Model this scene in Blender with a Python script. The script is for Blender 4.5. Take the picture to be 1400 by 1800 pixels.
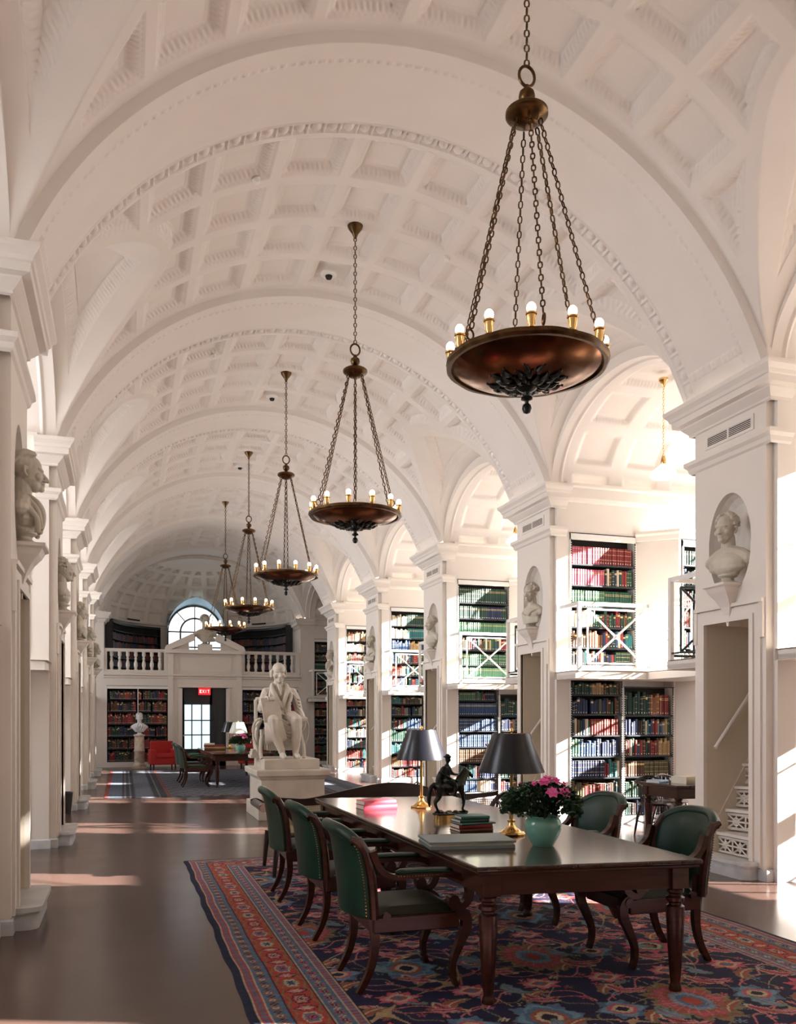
import bpy, bmesh, math, random
import numpy as np
from mathutils import Vector, Matrix
random.seed(7); rng = np.random.default_rng(7)
PI = math.pi
scene = bpy.context.scene
for o in list(bpy.data.objects): bpy.data.objects.remove(o)
COL = scene.collection

# ------------------------------------------------------------------ camera
F_PX, YAW, HOR, CAMZ = 1513.0, 0.3083, 1262.0, 1.55
cd = bpy.data.cameras.new('camera'); cam = bpy.data.objects.new('camera', cd); COL.objects.link(cam)
cam.location = (0, 0, CAMZ); cam.rotation_euler = (PI/2, 0, -YAW)
cd.sensor_fit = 'HORIZONTAL'; cd.sensor_width = 36.0; cd.lens = F_PX/1400*36
cd.shift_y = (HOR-900)/1400.0; cd.clip_start = 0.05; cd.clip_end = 200
scene.camera = cam
# ------------------------------------------------------------------ world, sun, daylight
w = bpy.data.worlds.new('world'); scene.world = w; w.use_nodes = True
bg = w.node_tree.nodes['Background']; bg.inputs[0].default_value = (0.72, 0.84, 1.0, 1); bg.inputs[1].default_value = 1.1
SUN_DIR = Vector((-1, 0.39, -0.455))
sl = bpy.data.lights.new('sun', 'SUN'); sl.energy = 42; sl.angle = math.radians(0.6); sl.color = (1.0, 0.93, 0.87)
so = bpy.data.objects.new('sun', sl); COL.objects.link(so)
so.rotation_euler = SUN_DIR.to_track_quat('-Z', 'Y').to_euler(); so.location = (20, -5, 12)
def area(name, loc, rot, sx, sy, power, color):
    l = bpy.data.lights.new(name, 'AREA'); l.shape = 'RECTANGLE'; l.size = sx; l.size_y = sy; l.energy = power; l.color = color
    o = bpy.data.objects.new(name, l); COL.objects.link(o); o.location = loc; o.rotation_euler = rot; return o
P0, PITCH, PT = 6.64, 4.35, 1.18          # first pier, pier spacing, pier thickness
CX = 2.51                                 # axis of the hall
XR, XO = 5.79, 9.5                        # pier face, outer window wall
def PY(k): return P0 + PITCH*k
def mx(x): return 2*CX - x
for k in range(-2, 5):                    # daylight behind the alcove windows
    yc = PY(k) + PT + 1.585
    area('daylight_right', (XO+0.45, yc, 3.6), (0, PI/2, 0), 3.4, 2.3, (12, 18, 30, 36, 38, 38, 14)[k+2], (0.95, 0.96, 1.0))
    area('daylight_left', (mx(XO)-0.45, yc, 3.6), (0, -PI/2, 0), 3.4, 2.3, (40, 95, 190, 220, 235, 225, 70)[k+2], (0.93, 0.95, 1.0))
area('daylight_end', (CX, 32.9, 4.6), (-PI/2, 0, 0), 2.0, 2.4, 25, (0.9, 0.95, 1.0))
vs = scene.view_settings
scene.display_settings.display_device = 'sRGB'
vs.view_transform = 'Standard'; vs.look = 'None'; vs.gamma = 1.0; vs.use_curve_mapping = False; vs.exposure = 0.82

# ------------------------------------------------------------------ materials
MATS = {}
def mat(name, col, rough=0.6, metal=0.0, col2=None, nscale=6.0, bump=0.0, bscale=60.0, coat=0.0, emis=None, estr=0.0, nst=(1,1,1), spec=0.5, contrast=(0.35,0.65), alpha=None):
    if name in MATS: return MATS[name]
    m = bpy.data.materials.new(name); m.use_nodes = True; nt = m.node_tree; N = nt.nodes; L = nt.links
    b = N['Principled BSDF']
    b.inputs['Base Color'].default_value = (*col, 1); b.inputs['Roughness'].default_value = rough; b.inputs['Metallic'].default_value = metal
    b.inputs['Specular IOR Level'].default_value = spec
    b.inputs['Coat Weight'].default_value = coat; b.inputs['Coat Roughness'].default_value = 0.12
    if emis: b.inputs['Emission Color'].default_value = (*emis, 1); b.inputs['Emission Strength'].default_value = estr
    if col2 or bump:
        tc = N.new('ShaderNodeTexCoord'); mp = N.new('ShaderNodeMapping'); mp.inputs['Scale'].default_value = nst
        L.new(tc.outputs['Object'], mp.inputs['Vector'])
    if col2:
        nz = N.new('ShaderNodeTexNoise'); nz.inputs['Scale'].default_value = nscale; nz.inputs['Detail'].default_value = 6
        cr = N.new('ShaderNodeValToRGB'); cr.color_ramp.elements[0].position = contrast[0]; cr.color_ramp.elements[1].position = contrast[1]
        cr.color_ramp.elements[0].color = (*col, 1); cr.color_ramp.elements[1].color = (*col2, 1)
        L.new(mp.outputs['Vector'], nz.inputs['Vector']); L.new(nz.outputs['Fac'], cr.inputs['Fac']); L.new(cr.outputs['Color'], b.inputs['Base Color'])
    if bump:
        nb = N.new('ShaderNodeTexNoise'); nb.inputs['Scale'].default_value = bscale; nb.inputs['Detail'].default_value = 4
        bp = N.new('ShaderNodeBump'); bp.inputs['Strength'].default_value = bump; bp.inputs['Distance'].default_value = 0.02
        L.new(mp.outputs['Vector'], nb.inputs['Vector']); L.new(nb.outputs['Fac'], bp.inputs['Height']); L.new(bp.outputs['Normal'], b.inputs['Normal'])
    MATS[name] = m; return m
PAINT = mat('cream_paint', (0.80, 0.735, 0.665), 0.55, col2=(0.82, 0.76, 0.69), nscale=2.0)
PLASTER = mat('ceiling_plaster', (0.83, 0.765, 0.70), 0.75, col2=(0.85, 0.785, 0.72), nscale=3.0)
TAN = mat('tan_paint', (0.72, 0.63, 0.50), 0.6)
MARB = mat('grey_marble', (0.62, 0.62, 0.62), 0.3, col2=(0.42, 0.44, 0.46), nscale=5.0, contrast=(0.45, 0.75))
STAT = mat('statuary_marble', (0.66, 0.60, 0.52), 0.45, col2=(0.56, 0.50, 0.42), nscale=4.0, contrast=(0.4, 0.7))
STATG = mat('grey_plaster_cast', (0.60, 0.55, 0.45), 0.5, col2=(0.50, 0.45, 0.36), nscale=6.0, contrast=(0.4, 0.7))
STATW = mat('white_plaster_cast', (0.82, 0.82, 0.84), 0.5)
VEIN = mat('veined_marble', (0.68, 0.58, 0.46), 0.35, col2=(0.30, 0.22, 0.15), nscale=7.0, contrast=(0.5, 0.8))
DARK = mat('dark_shelf_metal', (0.020, 0.024, 0.028), 0.4)
BACK = mat('dark_case_back', (0.020, 0.018, 0.016), 0.8)
WHITE = mat('white_enamel', (0.86, 0.84, 0.80), 0.35)
DGREEN = mat('dark_green_enamel', (0.012, 0.03, 0.025), 0.4)
MAHOG = mat('mahogany', (0.048, 0.012, 0.006), 0.27, spec=0.4, col2=(0.030, 0.008, 0.004), nscale=3.0, nst=(1, 1, 9), coat=0.1)
MAHOGT = mat('table_mahogany', (0.050, 0.020, 0.011), 0.15, col2=(0.026, 0.011, 0.007), nscale=2.2, nst=(9, 0.7, 1), coat=0.15)
EBON = mat('dark_stained_wood', (0.020, 0.010, 0.008), 0.3, coat=0.3)
LEATH = mat('green_leather', (0.004, 0.034, 0.020), 0.34, col2=(0.003, 0.024, 0.015), nscale=9, bump=0.1, bscale=220, spec=0.32)
SEATL = mat('olive_leather', (0.018, 0.022, 0.010), 0.36, spec=0.35, bump=0.15, bscale=200)
BRASS = mat('polished_brass', (0.80, 0.52, 0.20), 0.16, 1.0)
OLDBR = mat('aged_brass', (0.15, 0.085, 0.035), 0.30, 1.0, col2=(0.07, 0.04, 0.02), nscale=12)
BOWLM = mat('bronze_bowl', (0.22, 0.085, 0.035), 0.20, 1.0, col2=(0.17, 0.075, 0.03), nscale=3)
BRONZ = mat('black_bronze', (0.022, 0.024, 0.020), 0.28, 0.6)
SHADE = mat('black_shade', (0.008, 0.009, 0.014), 0.30, coat=0.15, spec=0.35)
SHADE_SUNLIT = mat('sunlit_shade', (0.62, 0.62, 0.55), 0.5)  # dark lamp shade with the sunlight on it put into the colour
SHADEIN = mat('shade_lining', (0.75, 0.65, 0.45), 0.6)
BULB = mat('lit_bulb', (1, 0.9, 0.8), 0.5, emis=(1.0, 0.60, 0.36), estr=9)
GLOBE = mat('opal_glass', (0.9, 0.9, 0.88), 0.3, emis=(1.0, 0.97, 0.92), estr=0.35)
CELAD = mat('celadon_glaze', (0.20, 0.46, 0.36), 0.15, col2=(0.17, 0.42, 0.33), nscale=5, coat=0.6)
LEAF = mat('azalea_leaf', (0.018, 0.050, 0.018), 0.4, col2=(0.035, 0.085, 0.028), nscale=20)
PETAL = mat('pink_petal', (0.85, 0.07, 0.36), 0.5, col2=(0.92, 0.20, 0.52), nscale=30)
SOIL = mat('soil', (0.03, 0.02, 0.015), 0.9)
REDF = mat('red_upholstery', (0.42, 0.012, 0.010), 0.65, bump=0.1, bscale=150)
PAPER = mat('page_paper', (0.72, 0.66, 0.54), 0.8)
CANE = mat('woven_cane', (0.30, 0.22, 0.10), 0.6)
CHROME = mat('steel', (0.5, 0.5, 0.5), 0.3, 1.0)
SKYW = mat('bright_window_glass', (0.9, 0.95, 1.0), 0.2, emis=(0.93, 0.97, 1.0), estr=1.3)
SKYD = mat('door_glass', (0.6, 0.8, 0.85), 0.15, emis=(0.62, 0.78, 0.84), estr=0.75)
BLUEP = mat('pale_blue_paint', (0.30, 0.46, 0.56), 0.6)
DDOOR = mat('dark_door_paint', (0.018, 0.028, 0.034), 0.4)
EXITR = mat('exit_red', (0.6, 0.01, 0.02), 0.4, emis=(0.9, 0.02, 0.03), estr=0.5)
EXITW = mat('exit_letter', (0.9, 0.7, 0.7), 0.4, emis=(1, 0.75, 0.75), estr=0.5)
def pane_mat():
    m = bpy.data.materials.new('clear_pane'); m.use_nodes = True; N = m.node_tree.nodes; L = m.node_tree.links
    N.remove(N['Principled BSDF']); t = N.new('ShaderNodeBsdfTransparent'); g = N.new('ShaderNodeBsdfGlossy'); g.inputs['Roughness'].default_value = 0.05
    x = N.new('ShaderNodeMixShader'); x.inputs[0].default_value = 0.06
    L.new(t.outputs[0], x.inputs[1]); L.new(g.outputs[0], x.inputs[2]); L.new(x.outputs[0], N['Material Output'].inputs[0]); return m
PANE = pane_mat()
def floor_mat():
    m = mat('waxed_floor', (0.088, 0.052, 0.042), 0.2, spec=0.32, col2=(0.072, 0.042, 0.033), nscale=1.2, contrast=(0.25, 0.75), coat=0.0)
    N = m.node_tree.nodes; L = m.node_tree.links; b = N['Principled BSDF']
    tc = N.new('ShaderNodeTexCoord'); nz = N.new('ShaderNodeTexNoise'); nz.inputs['Scale'].default_value = 2.5; nz.inputs['Detail'].default_value = 5
    mr = N.new('ShaderNodeMapRange'); mr.inputs['To Min'].default_value = 0.16; mr.inputs['To Max'].default_value = 0.26
    L.new(tc.outputs['Object'], nz.inputs['Vector']); L.new(nz.outputs['Fac'], mr.inputs['Value']); L.new(mr.outputs[0], b.inputs['Roughness'])
    n2 = N.new('ShaderNodeTexNoise'); n2.inputs['Scale'].default_value = 3.0
    bp = N.new('ShaderNodeBump'); bp.inputs['Strength'].default_value = 0.04; bp.inputs['Distance'].default_value = 0.01
    L.new(tc.outputs['Object'], n2.inputs['Vector']); L.new(n2.outputs['Fac'], bp.inputs['Height']); L.new(bp.outputs['Normal'], b.inputs['Normal'])
    return m
FLOORM = floor_mat()
def attr_mat(name, rough=0.9):
    m = bpy.data.materials.new(name); m.use_nodes = True; N = m.node_tree.nodes; L = m.node_tree.links
    a = N.new('ShaderNodeAttribute'); a.attribute_name = 'dye'; b = N['Principled BSDF']; b.inputs['Roughness'].default_value = rough
    b.inputs['Specular IOR Level'].default_value = 0.15
    L.new(a.outputs['Color'], b.inputs['Base Color'])
    tc = N.new('ShaderNodeTexCoord'); nb = N.new('ShaderNodeTexNoise'); nb.inputs['Scale'].default_value = 350
    bp = N.new('ShaderNodeBump'); bp.inputs['Strength'].default_value = 0.3; bp.inputs['Distance'].default_value = 0.004
    L.new(tc.outputs['Object'], nb.inputs['Vector']); L.new(nb.outputs['Fac'], bp.inputs['Height']); L.new(bp.outputs['Normal'], b.inputs['Normal'])
    return m
WOOL = attr_mat('rug_wool')

# ------------------------------------------------------------------ mesh helpers
class MB:
    def __init__(s, mirror=False): s.v = []; s.f = []; s.m = []; s.mi = 0; s.mir = mirror; s.M = None
    def add(s, vs, fs, mi=None):
        o = len(s.v)
        for p in vs:
            if s.M is not None: p = s.M @ Vector(p)
            s.v.append((mx(p[0]), p[1], p[2]) if s.mir else (p[0], p[1], p[2]))
        for f in fs:
            f = [i+o for i in f]
            s.f.append(f[::-1] if s.mir else f); s.m.append(s.mi if mi is None else mi)
        return s
    def quad(s, a, b, c, d, mi=None): return s.add([a, b, c, d], [(0, 1, 2, 3)], mi)
    def box(s, x0, x1, y0, y1, z0, z1, mi=None):
        if x0 > x1: x0, x1 = x1, x0
        if y0 > y1: y0, y1 = y1, y0
        V = [(x0,y0,z0),(x1,y0,z0),(x1,y1,z0),(x0,y1,z0),(x0,y0,z1),(x1,y0,z1),(x1,y1,z1),(x0,y1,z1)]
        return s.add(V, [(0,3,2,1),(4,5,6,7),(0,1,5,4),(1,2,6,5),(2,3,7,6),(3,0,4,7)], mi)
    def lathe(s, prof, n=24, c=(0, 0, 0), mi=None, a0=0, a1=2*PI, ax='z', ripple=None):
        full = abs(a1-a0-2*PI) < 1e-6; m = n if full else n+1; V = []; Fs = []
        for i in range(m):
            a = a0+(a1-a0)*i/n; ca, sa = math.cos(a), math.sin(a)
            for j, (r, z) in enumerate(prof):
                if ripple: r = r*(1+ripple(a, j))
                p = (r*ca, r*sa, z)
                if ax == 'x': p = (z, r*ca, r*sa)
                if ax == 'y': p = (r*ca, z, r*sa)
                V.append((c[0]+p[0], c[1]+p[1], c[2]+p[2]))
        k = len(prof)
        for i in range(n):
            i2 = (i+1) % m
            for j in range(k-1):
                f = (i*k+j, i2*k+j, i2*k+j+1, i*k+j+1)
                Fs.append(f if ax != 'y' else f[::-1])
        return s.add(V, Fs, mi)
    def sph(s, c, r, n=12, mi=None):
        rx, ry, rz = (r, r, r) if not hasattr(r, '__len__') else r
        V = []; k = n//2+1
        for i in range(n):
            for j in range(k):
                a = 2*PI*i/n; b = PI*(j/(k-1)) - PI/2
                V.append((c[0]+rx*math.cos(b)*math.cos(a), c[1]+ry*math.cos(b)*math.sin(a), c[2]+rz*math.sin(b)))
        return s.add(V, [(i*k+j, ((i+1)%n)*k+j, ((i+1)%n)*k+j+1, i*k+j+1) for i in range(n) for j in range(k-1)], mi)
    def tube(s, pts, r, n=8, closed=False, mi=None, caps=True, flat=1.0):
        pts = [Vector(p) for p in pts]; K = len(pts); R = r if hasattr(r, '__len__') else [r]*K; V = []; Fs = []
        up = Vector((0, 0, 1)); d0 = pts[1]-pts[0]
        if abs(d0.normalized().z) > 0.9: up = Vector((0, 1, 0))
        for i, p in enumerate(pts):
            if closed: d = pts[(i+1)%K]-pts[i-1]
            else: d = pts[min(i+1, K-1)]-pts[max(i-1, 0)]
            d.normalize(); a = d.cross(up)
            if a.length < 1e-5: a = Vector((1, 0, 0))
            a.normalize(); b = a.cross(d).normalized(); up = b
            for j in range(n):
                t = 2*PI*j/n; q = p + a*(math.cos(t)*R[i]) + b*(math.sin(t)*R[i]*flat); V.append(q[:])
        m = K if closed else K-1
        for i in range(m):
            i2 = (i+1) % K
            for j in range(n): Fs.append((i*n+j, i2*n+j, i2*n+(j+1)%n, i*n+(j+1)%n))
        if caps and not closed: Fs.append(tuple(range(n))); Fs.append(tuple((K-1)*n+j for j in range(n))[::-1])
        return s.add(V, Fs, mi)
    def sweep(s, path, prof, mi=None, closed=False, caps=True):
        # path (x,y) list; prof (outward, z); outward = right of travel direction; mitred
        K = len(path); V = []; k = len(prof)
        for i in range(K):
            p = Vector(path[i]).to_2d()
            da = (p-Vector(path[i-1]).to_2d()) if (i > 0 or closed) else None
            db = (Vector(path[(i+1) % K]).to_2d()-p) if (i < K-1 or closed) else None
            if da is None: da = db
            if db is None: db = da
            da = da.normalized(); db = db.normalized(); na = Vector((da.y, -da.x)); nb = Vector((db.y, -db.x))
            n = na+nb; n.normalize(); sc = 1/max(0.3, n.dot(na))
            for (o, z) in prof: V.append((p.x+n.x*o*sc, p.y+n.y*o*sc, z))
        Fs = []
        for i in range(K if closed else K-1):
            i2 = (i+1) % K
            for j in range(k-1): Fs.append((i*k+j, i2*k+j, i2*k+j+1, i*k+j+1))
        if caps and not closed: Fs.append(tuple(range(k))[::-1]); Fs.append(tuple((K-1)*k+j for j in range(k)))
        return s.add(V, Fs, mi)
    def prism(s, poly, ax, a, b, mi=None):
        # extrude 2-D polygon along axis ax ('x','y','z') from a to b
        def P(u, v, t): return {'x': (t, u, v), 'y': (u, t, v), 'z': (u, v, t)}[ax]
        n = len(poly); V = [P(u, v, a) for u, v in poly]+[P(u, v, b) for u, v in poly]
        ar = sum(poly[i][0]*poly[(i+1)%n][1]-poly[(i+1)%n][0]*poly[i][1] for i in range(n))
        Fs = [tuple(range(n))[::-1], tuple(range(n, 2*n))]+[(i, (i+1)%n, n+(i+1)%n, n+i) for i in range(n)]
        flip = (ar < 0) != (ax == 'y') 
        if (a > b): flip = not flip
        if flip: Fs = [f[::-1] for f in Fs]
        return s.add(V, Fs, mi)
    def ribbon(s, cl, th, y0, y1, mi=None):
        # planar curved board: centre line (x,z), thickness list, between y0,y1
        cl = [Vector(p) for p in cl]; K = len(cl); T = th if hasattr(th, '__len__') else [th]*K; A = []; B = []
        for i in range(K):
            d = (cl[min(i+1, K-1)]-cl[max(i-1, 0)]).normalized(); n = Vector((-d.y, d.x))*T[i]/2
            A.append(cl[i]+n); B.append(cl[i]-n)
        V = []
        for i in range(K): V += [(A[i].x, y0, A[i].y), (B[i].x, y0, B[i].y), (B[i].x, y1, B[i].y), (A[i].x, y1, A[i].y)]
        Fs = [(0, 1, 2, 3)[::-1], tuple((K-1)*4+j for j in range(4))]
        for i in range(K-1):
            for j in range(4): Fs.append((i*4+j, i*4+(j+1)%4, (i+1)*4+(j+1)%4, (i+1)*4+j))
        return s.add(V, Fs, mi)
    def mesh(s, name, mats, smooth=False, fix=True):
        me = bpy.data.meshes.new(name); me.from_pydata(s.v, [], s.f)
        for m in (mats if isinstance(mats, (list, tuple)) else [mats]): me.materials.append(m)
        if any(s.m): me.polygons.foreach_set('material_index', s.m)
        if fix:
            b = bmesh.new(); b.from_mesh(me); bmesh.ops.recalc_face_normals(b, faces=b.faces); b.to_mesh(me); b.free()
        if smooth:
            me.polygons.foreach_set('use_smooth', [True]*len(me.polygons))
            if smooth != 'all': me.set_sharp_from_angle(angle=math.radians(38))
        me.update(); return me
    def build(s, name, mats, parent=None, smooth=False, kind=None, fix=True):
        o = bpy.data.objects.new(name, s.mesh(name, mats, smooth, fix)); COL.objects.link(o)
        if parent is not None: o.parent = parent
        if kind: o['kind'] = kind
        return o
def crv(pts, n=8):
    # Catmull-Rom through points
    P = [Vector(p) for p in pts]; out = []
    for i in range(len(P)-1):
        p0 = P[max(i-1, 0)]; p1 = P[i]; p2 = P[i+1]; p3 = P[min(i+2, len(P)-1)]
        for j in range(n):
            t = j/n; out.append(0.5*((2*p1)+(p2-p0)*t+(2*p0-5*p1+4*p2-p3)*t*t+(3*p1-p0-3*p2+p3)*t**3))
    out.append(P[-1]); return out
def lerp_list(a, n):
    xs = np.linspace(0, 1, len(a)); return list(np.interp(np.linspace(0, 1, n), xs, a))
def grid_mesh(name, P, mats, cols=None, smooth=False, keep=None, flip=False):
    h, w_, _ = P.shape; me = bpy.data.meshes.new(name)
    idx = np.arange(h*w_).reshape(h, w_)
    q = np.stack([idx[:-1, :-1], idx[:-1, 1:], idx[1:, 1:], idx[1:, :-1]], -1).reshape(-1, 4)
    if flip: q = q[:, ::-1]
    if keep is not None: q = q[keep.reshape(-1)]
    nf = len(q); me.vertices.add(h*w_); me.vertices.foreach_set('co', P.reshape(-1).astype(np.float32))
    me.loops.add(nf*4); me.loops.foreach_set('vertex_index', q.reshape(-1).astype(np.int32))
    me.polygons.add(nf); me.polygons.foreach_set('loop_start', np.arange(0, nf*4, 4, dtype=np.int32))
    me.update(calc_edges=True); me.validate()
    for m in (mats if isinstance(mats, (list, tuple)) else [mats]): me.materials.append(m)
    if cols is not None:
        a = me.color_attributes.new('dye', 'FLOAT_COLOR', 'POINT')
        c = np.ones((h*w_, 4), np.float32); c[:, :3] = cols.reshape(-1, 3); a.data.foreach_set('color', c.reshape(-1))
    if smooth: me.polygons.foreach_set('use_smooth', [True]*nf)
    me.update(); return me
def link(name, me, parent=None, loc=(0, 0, 0), rz=0.0, kind=None):
    o = bpy.data.objects.new(name, me); COL.objects.link(o); o.location = loc; o.rotation_euler = (0, 0, rz)
    if parent is not None: o.parent = parent
    if kind: o['kind'] = kind
    return o
def thing(name, label, cat, loc=(0, 0, 0), rz=0.0, group=None):
    o = bpy.data.objects.new(name, None); COL.objects.link(o); o.empty_display_size = 0.1
    o.location = loc; o.rotation_euler = (0, 0, rz); return tag(o, label, cat, group)
def tag(o, label, cat, group=None):
    o['label'] = label; o['category'] = cat
    if group: o['group'] = group
    return o
def dup(root, loc=None, rz=None, label=None, group=None, scale=None):
    r = root.copy(); COL.objects.link(r)
    if loc is not None: r.location = loc
    if rz is not None: r.rotation_euler = (0, 0, rz)
    if scale is not None: r.scale = scale
    if label: r['label'] = label
    if group: r['group'] = group
    for ch in list(root.children):
        c = ch.copy(); COL.objects.link(c); c.parent = r
        for g in ch.children:
            d = g.copy(); COL.objects.link(d); d.parent = c
    return r
TN = {}
def sname(base):
    TN[base] = TN.get(base, 0)+1; return '%s_%d' % (base, TN[base])
def struct(mb, name, mats, smooth=False, fix=True):
    return mb.build(name, mats, None, smooth, 'structure', fix)
# organic surfaces: primitives fused by a voxel remesh and smoothed, baked to a mesh
class Blob:
    def __init__(s): s.b = MB()
    def cap(s, a, b, ra, rb=None, n=12):
        rb = ra if rb is None else rb; a = Vector(a); b = Vector(b); L = (b-a).length
        K = max(2, int(L/(min(ra, rb)*0.9))+1)
        s.b.tube([a.lerp(b, i/K) for i in range(K+1)], [ra+(rb-ra)*i/K for i in range(K+1)], n)
        s.b.sph(a, ra, n); s.b.sph(b, rb, n); return s
    def path(s, pts, r, n=10):
        R = r if hasattr(r, '__len__') else [r]*len(pts)
        c = crv(pts, 5); rr = lerp_list(R, len(c)); s.b.tube(c, rr, n)
        s.b.sph(c[0], rr[0], n); s.b.sph(c[-1], rr[-1], n); return s
    def el(s, c, r, rot=None, n=16):
        if rot is None: s.b.sph(c, r, n)
        else:
            t = MB(); t.sph((0, 0, 0), r, n); R = Matrix.Rotation(rot[0], 3, 'X') @ Matrix.Rotation(rot[1], 3, 'Y') @ Matrix.Rotation(rot[2], 3, 'Z')
            s.b.add([tuple(R @ Vector(v)+Vector(c)) for v in t.v], t.f)
        return s
    def box(s, *a): s.b.box(*a); return s
    def bake(s, name, mats, voxel=0.01, smooth=4, factor=0.5):
        me = s.b.mesh(name, mats, fix=True); o = bpy.data.objects.new('tmp', me); COL.objects.link(o)
        r = o.modifiers.new('r', 'REMESH'); r.mode = 'VOXEL'; r.voxel_size = voxel; r.use_smooth_shade = True
        if smooth: q = o.modifiers.new('s', 'SMOOTH'); q.factor = factor; q.iterations = smooth
        dg = bpy.context.evaluated_depsgraph_get(); ev = o.evaluated_get(dg)
        nm = bpy.data.meshes.new_from_object(ev); nm.name = name; bpy.data.objects.remove(o); bpy.data.meshes.remove(me)
        if not nm.materials:
            for m in (mats if isinstance(mats, (list, tuple)) else [mats]): nm.materials.append(m)
        nm.polygons.foreach_set('use_smooth', [True]*len(nm.polygons)); nm.update(); return nm
# ================================================================== SETTING
fl = MB(); fl.box(mx(10.5), 10.5, -1.2, 34, -0.2, 0.0)
struct(fl, 'floor', FLOORM)
CZ, RV, RR = 3.58, 3.53, 3.44            # arch centre height, vault radius, rib radius
SPR = 4.88
def leaf(a, b):                           # carved leaf pattern along a, across b (0..1)
    return 0.016*np.abs(np.sin(a*62.0))*np.sin(np.clip(b, 0, 1)*PI) + 0.005*np.sin(a*124+b*9)
def coffer(d, along, wdt=0.095, dep=0.078):
    t = np.clip((d-0.012)/wdt, 0, 1)
    z = np.where(d > 0, 0.012, 0)+dep*t
    z = z-np.where((t > 0) & (t < 1), leaf(along, t), 0)
    z = z-np.where((d > wdt+0.012) & (d < wdt+0.03), 0.008, 0)
    return z
def zm_of(x): return CZ+np.sqrt(np.maximum(RV**2-(x-CX)**2, 0.0))
HB = 1.585
def vault_bay():
    NS, NY = 620, 230
    a = np.linspace(-1.192, 1.192, NS); y = np.linspace(0, 3.17, NY)
    A, Y = np.meshgrid(a, y); X = CX+RV*np.sin(A); Z0 = CZ+RV*np.cos(A); S = A*RV; T = Y-HB
    ax_ = np.abs(X-CX)
    h = 1.14+(3.28-ax_)*0.32                     # crown height of the crossing vault above the springing
    ell = np.sqrt(np.maximum(1-(T/1.585)**2, 0))
    ZC = SPR+h*ell; ZC = np.where(ax_ < 1.6, 0, ZC)
    g = (Z0-ZC)                                  # >0 main vault
    main = g > 0
    gs = np.gradient(g, a*RV, axis=1); gy = np.gradient(g, y, axis=0); gd = g/np.sqrt(gs**2+gy**2+1e-4)
    j = np.round(S/0.73); u = S-j*0.73; i = np.clip(np.floor((Y-0.055)/0.765), 0, 3); v = Y-0.055-(i+0.5)*0.765
    d = 0.303-np.maximum(np.abs(u), np.abs(v))
    gm = np.where(ax_ < 1.75, 9, gd-0.13)
    d = np.minimum(d, gm); d = np.where(np.abs(S) > 3.55, -1, d)
    along = np.where(np.abs(u) > np.abs(v), Y, S)
    dep = np.where(main, coffer(d, along), 0)
    # groin side: recessed field with a carved border
    dg = np.minimum(np.minimum(((ax_-2.32)/0.86*1.45-np.abs(T))*0.5-0.02, (3.28-ax_)*1.1-0.17), -gd-0.05)
    depc = np.where(~main, coffer(dg, Y-X*np.sign(T)*0.5, 0.13, 0.075), 0)
    R = RV+dep; Xn = np.where(main, CX+R*np.sin(A), X); Zn = np.where(main, CZ+R*np.cos(A), ZC+depc)
    P = np.stack([Xn, Y, Zn], -1)
    return grid_mesh('ceiling', P, PLASTER)
VB = vault_bay()
for k in range(-2, 5): link('ceiling', VB, loc=(0, PY(k)+PT, 0), kind='structure')
def rib_mesh(width=PT):
    NS, NY = 760, 96
    a = np.linspace(-1.185, 1.185, NS); y = np.linspace(0, width, NY)
    A, Y = np.meshgrid(a, y); S = A*RR
    yy = Y-(width-0.20); band = (yy > 0) & (yy < 0.12)
    t = (S/0.155) % 1.0
    egg = 0.035*np.sqrt(np.clip(1-((t-0.5)/0.30)**2-((yy-0.055)/0.048)**2, 0, 1))
    dart = 0.02*(np.abs(t-0.0) < 0.07)+0.02*(np.abs(t-1.0) < 0.07)
    r = np.where(band, 0.014-egg-dart*(yy > 0.01), 0)
    r = r-np.where(((yy > -0.015) & (yy < 0)) | ((yy > 0.12) & (yy < 0.135)), 0.010, 0)
    y2 = Y-0.19; lf = (y2 > 0) & (y2 < 0.035)
    r = r-np.where(lf, 0.012*(np.sin(S*75) > -0.2)*np.sin(np.clip(y2/0.035, 0, 1)*PI), 0)
    e3 = (np.abs(np.abs(S)-3.86) < 0.04) & (Y > 0.19) & (Y < width-0.22)
    r = r-np.where(e3, 0.016*np.abs(np.sin(Y*40)), 0)
    R = RR+r
    P = np.stack([CX+R*np.sin(A), Y, CZ+R*np.cos(A)], -1)
    f0 = P[:1].copy(); f0[..., 0] = CX+(RR+0.4)*np.sin(A[:1]); f0[..., 2] = CZ+(RR+0.4)*np.cos(A[:1])
    f1 = f0.copy(); f1[..., 1] = width
    return grid_mesh('ceiling', np.concatenate([f0, P, f1], 0), PLASTER)
RB = rib_mesh()
for k in range(-1, 5): link('ceiling', RB, loc=(0, PY(k), 0), kind='structure')
# alcove barrel vaults
def alcove_vault(mir):
    NA, NX = 150, 240
    th = np.linspace(0, PI, NA); x = np.linspace(XR, XO, NX); TH, X = np.meshgrid(th, x)
    S = (TH-PI/2)*1.35; j = np.round(S/0.72); u = S-j*0.72; i = np.floor((X-6.0)/0.82); v = X-6.0-(i+0.5)*0.82
    d = 0.27-np.maximum(np.abs(u), np.abs(v)*0.9); d = np.where(X < 6.0, -1, d)
    dep = np.clip(d/0.06, 0, 1)*0.06-np.where((d > 0) & (d < 0.06), leaf(X+S, d/0.06)*0.6, 0)
    arch = np.where((X > 5.92) & (X < 5.96), -0.02, 0)
    Y = HB-(1.585+dep+arch)*np.cos(TH); Z = SPR+(1.0+dep+arch)*np.sin(TH)
    Xm = 2*CX-X if mir else X
    return grid_mesh('ceiling', np.stack([Xm, Y, Z], -1), PLASTER)
AV = {False: alcove_vault(False), True: alcove_vault(True)}
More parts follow.
